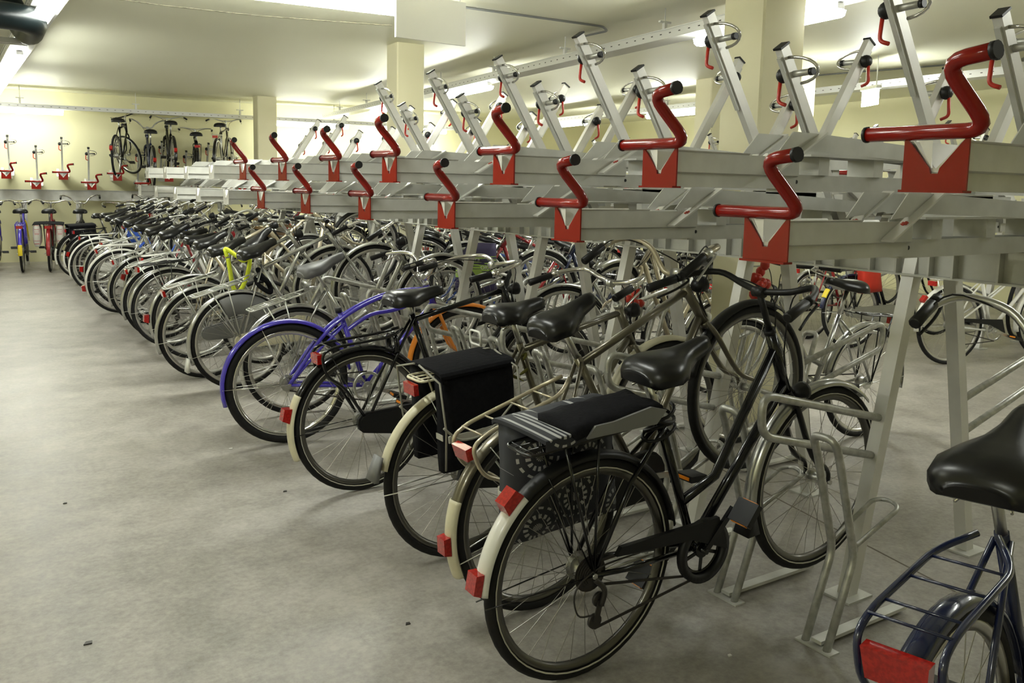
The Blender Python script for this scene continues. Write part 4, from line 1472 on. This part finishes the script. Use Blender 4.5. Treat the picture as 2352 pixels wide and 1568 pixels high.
for k in range(16):
    a = rnd.uniform(0, 2 * pi)
    c = Vector((.20 + rnd.uniform(-.09, .12), rnd.uniform(-.05, .05), .72 + rnd.uniform(-.03, .06)))
    b.tube(bez([c, c + Vector((.03 * cos(a), .03 * sin(a), .02)), c + Vector((.06 * cos(a + 1), .06 * sin(a + 1), rnd.uniform(-.03, .02)))], 3), [.003, .006, .007, .006, .005, .003, .002], 5)
o = put('dry_garland', b.mesh('dry_garland', mat('withered_leaves', (0.16, 0.15, 0.02), .8) and bpy.data.materials['withered_leaves']))
o.matrix_world = Cb.matrix_world.copy()
tag(o, 'withered green garland wound round the seat tube behind the black pannier', 'garland')
b = MB()
b.tube(bend([(.1, -.035, .86), (.1, .045, .86), (.1, .045, .915), (.1, -.035, .915), (.1, -.035, .86)], .015, 4), .005, 6)
o = put('white_buckle', b.mesh('white_buckle', M['white']))
o.matrix_world = Cb.matrix_world.copy()
tag(o, 'white wire loop standing at the front end of the black pannier', 'loop')
b = MB()
for k in range(9):
    c = Vector((rnd.uniform(-.05, .05), rnd.uniform(-.05, .05), rnd.uniform(-.06, .06)))
    b.sphere(c, .022, 8)
o = put('red_flower_garland', b.mesh('red_flower_garland', M['orangered']))
o.matrix_world = T(2.95, 3.35, .93)
tag(o, 'orange red artificial flower wound on a handlebar stem behind the bronze bicycle', 'flower')
o2 = put('red_flower_garland', o.data)
o2.matrix_world = T(3.72, 3.2, 1.02)
o2.scale = (1.2, 1.2, 1.4)
tag(o2, 'dark red artificial flowers on a bicycle right of the wide column', 'flower')
# slatted crate on a carrier
root = empty('slatted_crate', 'brown and tan slatted crate on a bicycle in the middle distance', 'crate')
for k in range(5):
    for s_ in (-1, 1):
        put('slat', MB().box((s_ * .13 - .006, -.17, .04 * k), (s_ * .13 + .006, .17, .04 * k + .028)).mesh('slat', M['wood' if k % 2 else 'strap']), root)
put('crate_bottom', MB().box((-.13, -.17, 0), (.13, .17, .01)).mesh('crate_bottom', M['wood']), root)
root.matrix_world = T(2.55, 8.0, .98) @ RZ(10) @ RY(14)
# blue bag at the far end
o = put('blue_bag', bag_mesh(.2, .26, .10, -.3).mesh('blue_bag', M['blueplastic']))
o.matrix_world = FRONT[13].matrix_world @ T(.55, -.18, .80)
tag(o, 'bright blue bag hanging at the far end of the aisle rank', 'bag')
o = put('red_bag', bag_mesh(.22, .30, .14, .1).mesh('red_bag', M['orangered']))
o.matrix_world = R2a.matrix_world @ T(.12, -.13, .84)
tag(o, 'red bag on the black bicycle across the next aisle', 'bag')
# rubber strap hanging: saddle cover of B etc. kept plain

# printed shopping bag with its writing
mb_ = mat('purple_green_print', (0.05, 0.04, 0.11), .6)
nt = mb_.node_tree
tc = nt.nodes.new('ShaderNodeTexCoord')
sx = nt.nodes.new('ShaderNodeSeparateXYZ')
nt.links.new(tc.outputs['Object'], sx.inputs[0])
wv = nt.nodes.new('ShaderNodeTexNoise')
wv.inputs['Scale'].default_value = 1
mp = nt.nodes.new('ShaderNodeMapping')
mp.inputs['Scale'].default_value = (5, 5, 70)
nt.links.new(tc.outputs['Object'], mp.inputs[0])
nt.links.new(mp.outputs[0], wv.inputs['Vector'])
gt = nt.nodes.new('ShaderNodeMath')
gt.operation = 'GREATER_THAN'
gt.inputs[1].default_value = .47
nt.links.new(wv.outputs['Fac'], gt.inputs[0])
lo = nt.nodes.new('ShaderNodeMath')
lo.operation = 'COMPARE'
lo.inputs[1].default_value = -.20
lo.inputs[2].default_value = .095
nt.links.new(sx.outputs['Z'], lo.inputs[0])
ml_ = nt.nodes.new('ShaderNodeMath')
ml_.operation = 'MULTIPLY'
nt.links.new(gt.outputs[0], ml_.inputs[0])
nt.links.new(lo.outputs[0], ml_.inputs[1])
mx = nt.nodes.new('ShaderNodeMix')
mx.data_type = 'RGBA'
nt.links.new(ml_.outputs[0], mx.inputs[0])
mx.inputs[6].default_value = (.045, .035, .10, 1)
mx.inputs[7].default_value = (.40, .58, .12, 1)
nt.links.new(mx.outputs[2], nt.nodes['Principled BSDF'].inputs['Base Color'])
M['print'] = mb_
root = empty('printed_bag', 'purple bag with lime green stripes and white letters hanging on a bicycle in the middle', 'bag')
put('bag_body', bag_mesh(.34, .42, .12, .1).mesh('bag_body', M['print']), root)
for txt, x_, z_, sz in (('e bra', -.06, -.15, .055), ('ORA', .06, -.215, .045)):
    cu = bpy.data.curves.new('lettering', 'FONT')
    cu.body = txt
    cu.size = sz
    cu.extrude = .001
    to = bpy.data.objects.new('tmp', cu)
    COL.objects.link(to)
    bpy.context.view_layer.update()
    me = bpy.data.meshes.new_from_object(to.evaluated_get(bpy.context.evaluated_depsgraph_get()))
    bpy.data.objects.remove(to)
    me.materials.clear()
    me.materials.append(M['white'])
    put('lettering', me, root, T(x_, -.068, z_) @ RX(90))
root.matrix_world = T(3.72, 6.22, 1.02) @ RZ(-50)

# small litter on the floor
for (x, y, s_, m, l_) in [(1.28, 4.80, .012, 'white', 'scrap of white paper on the floor beside the violet cruiser wheel'), (1.26, 2.53, .010, 'oil', 'dark pebble on the floor in the bottom middle'),
                          (.32, 2.95, .014, 'oil', 'brown crumb on the floor near the bottom left'), (2.06, 1.81, .008, 'white', 'tiny white speck on the floor right of the nearest rear wheel'),
                          (.4, 4.34, .009, 'oil', 'dark crumb on the floor in the left foreground'), (1.32, 3.99, .010, 'oil', 'dark crumb on the floor beside the black roadster wheel')]:
    o = put('floor_scrap', MB().prism([(-s_, -s_ * .6), (s_ * .8, -s_ * .7), (s_, s_ * .5), (-s_ * .3, s_ * .7)], 'z', 0.0005, .004).mesh('floor_scrap', M[m]))
    o.location = (x, y, 0)
    tag(o, l_, 'litter', 'litter on the floor')
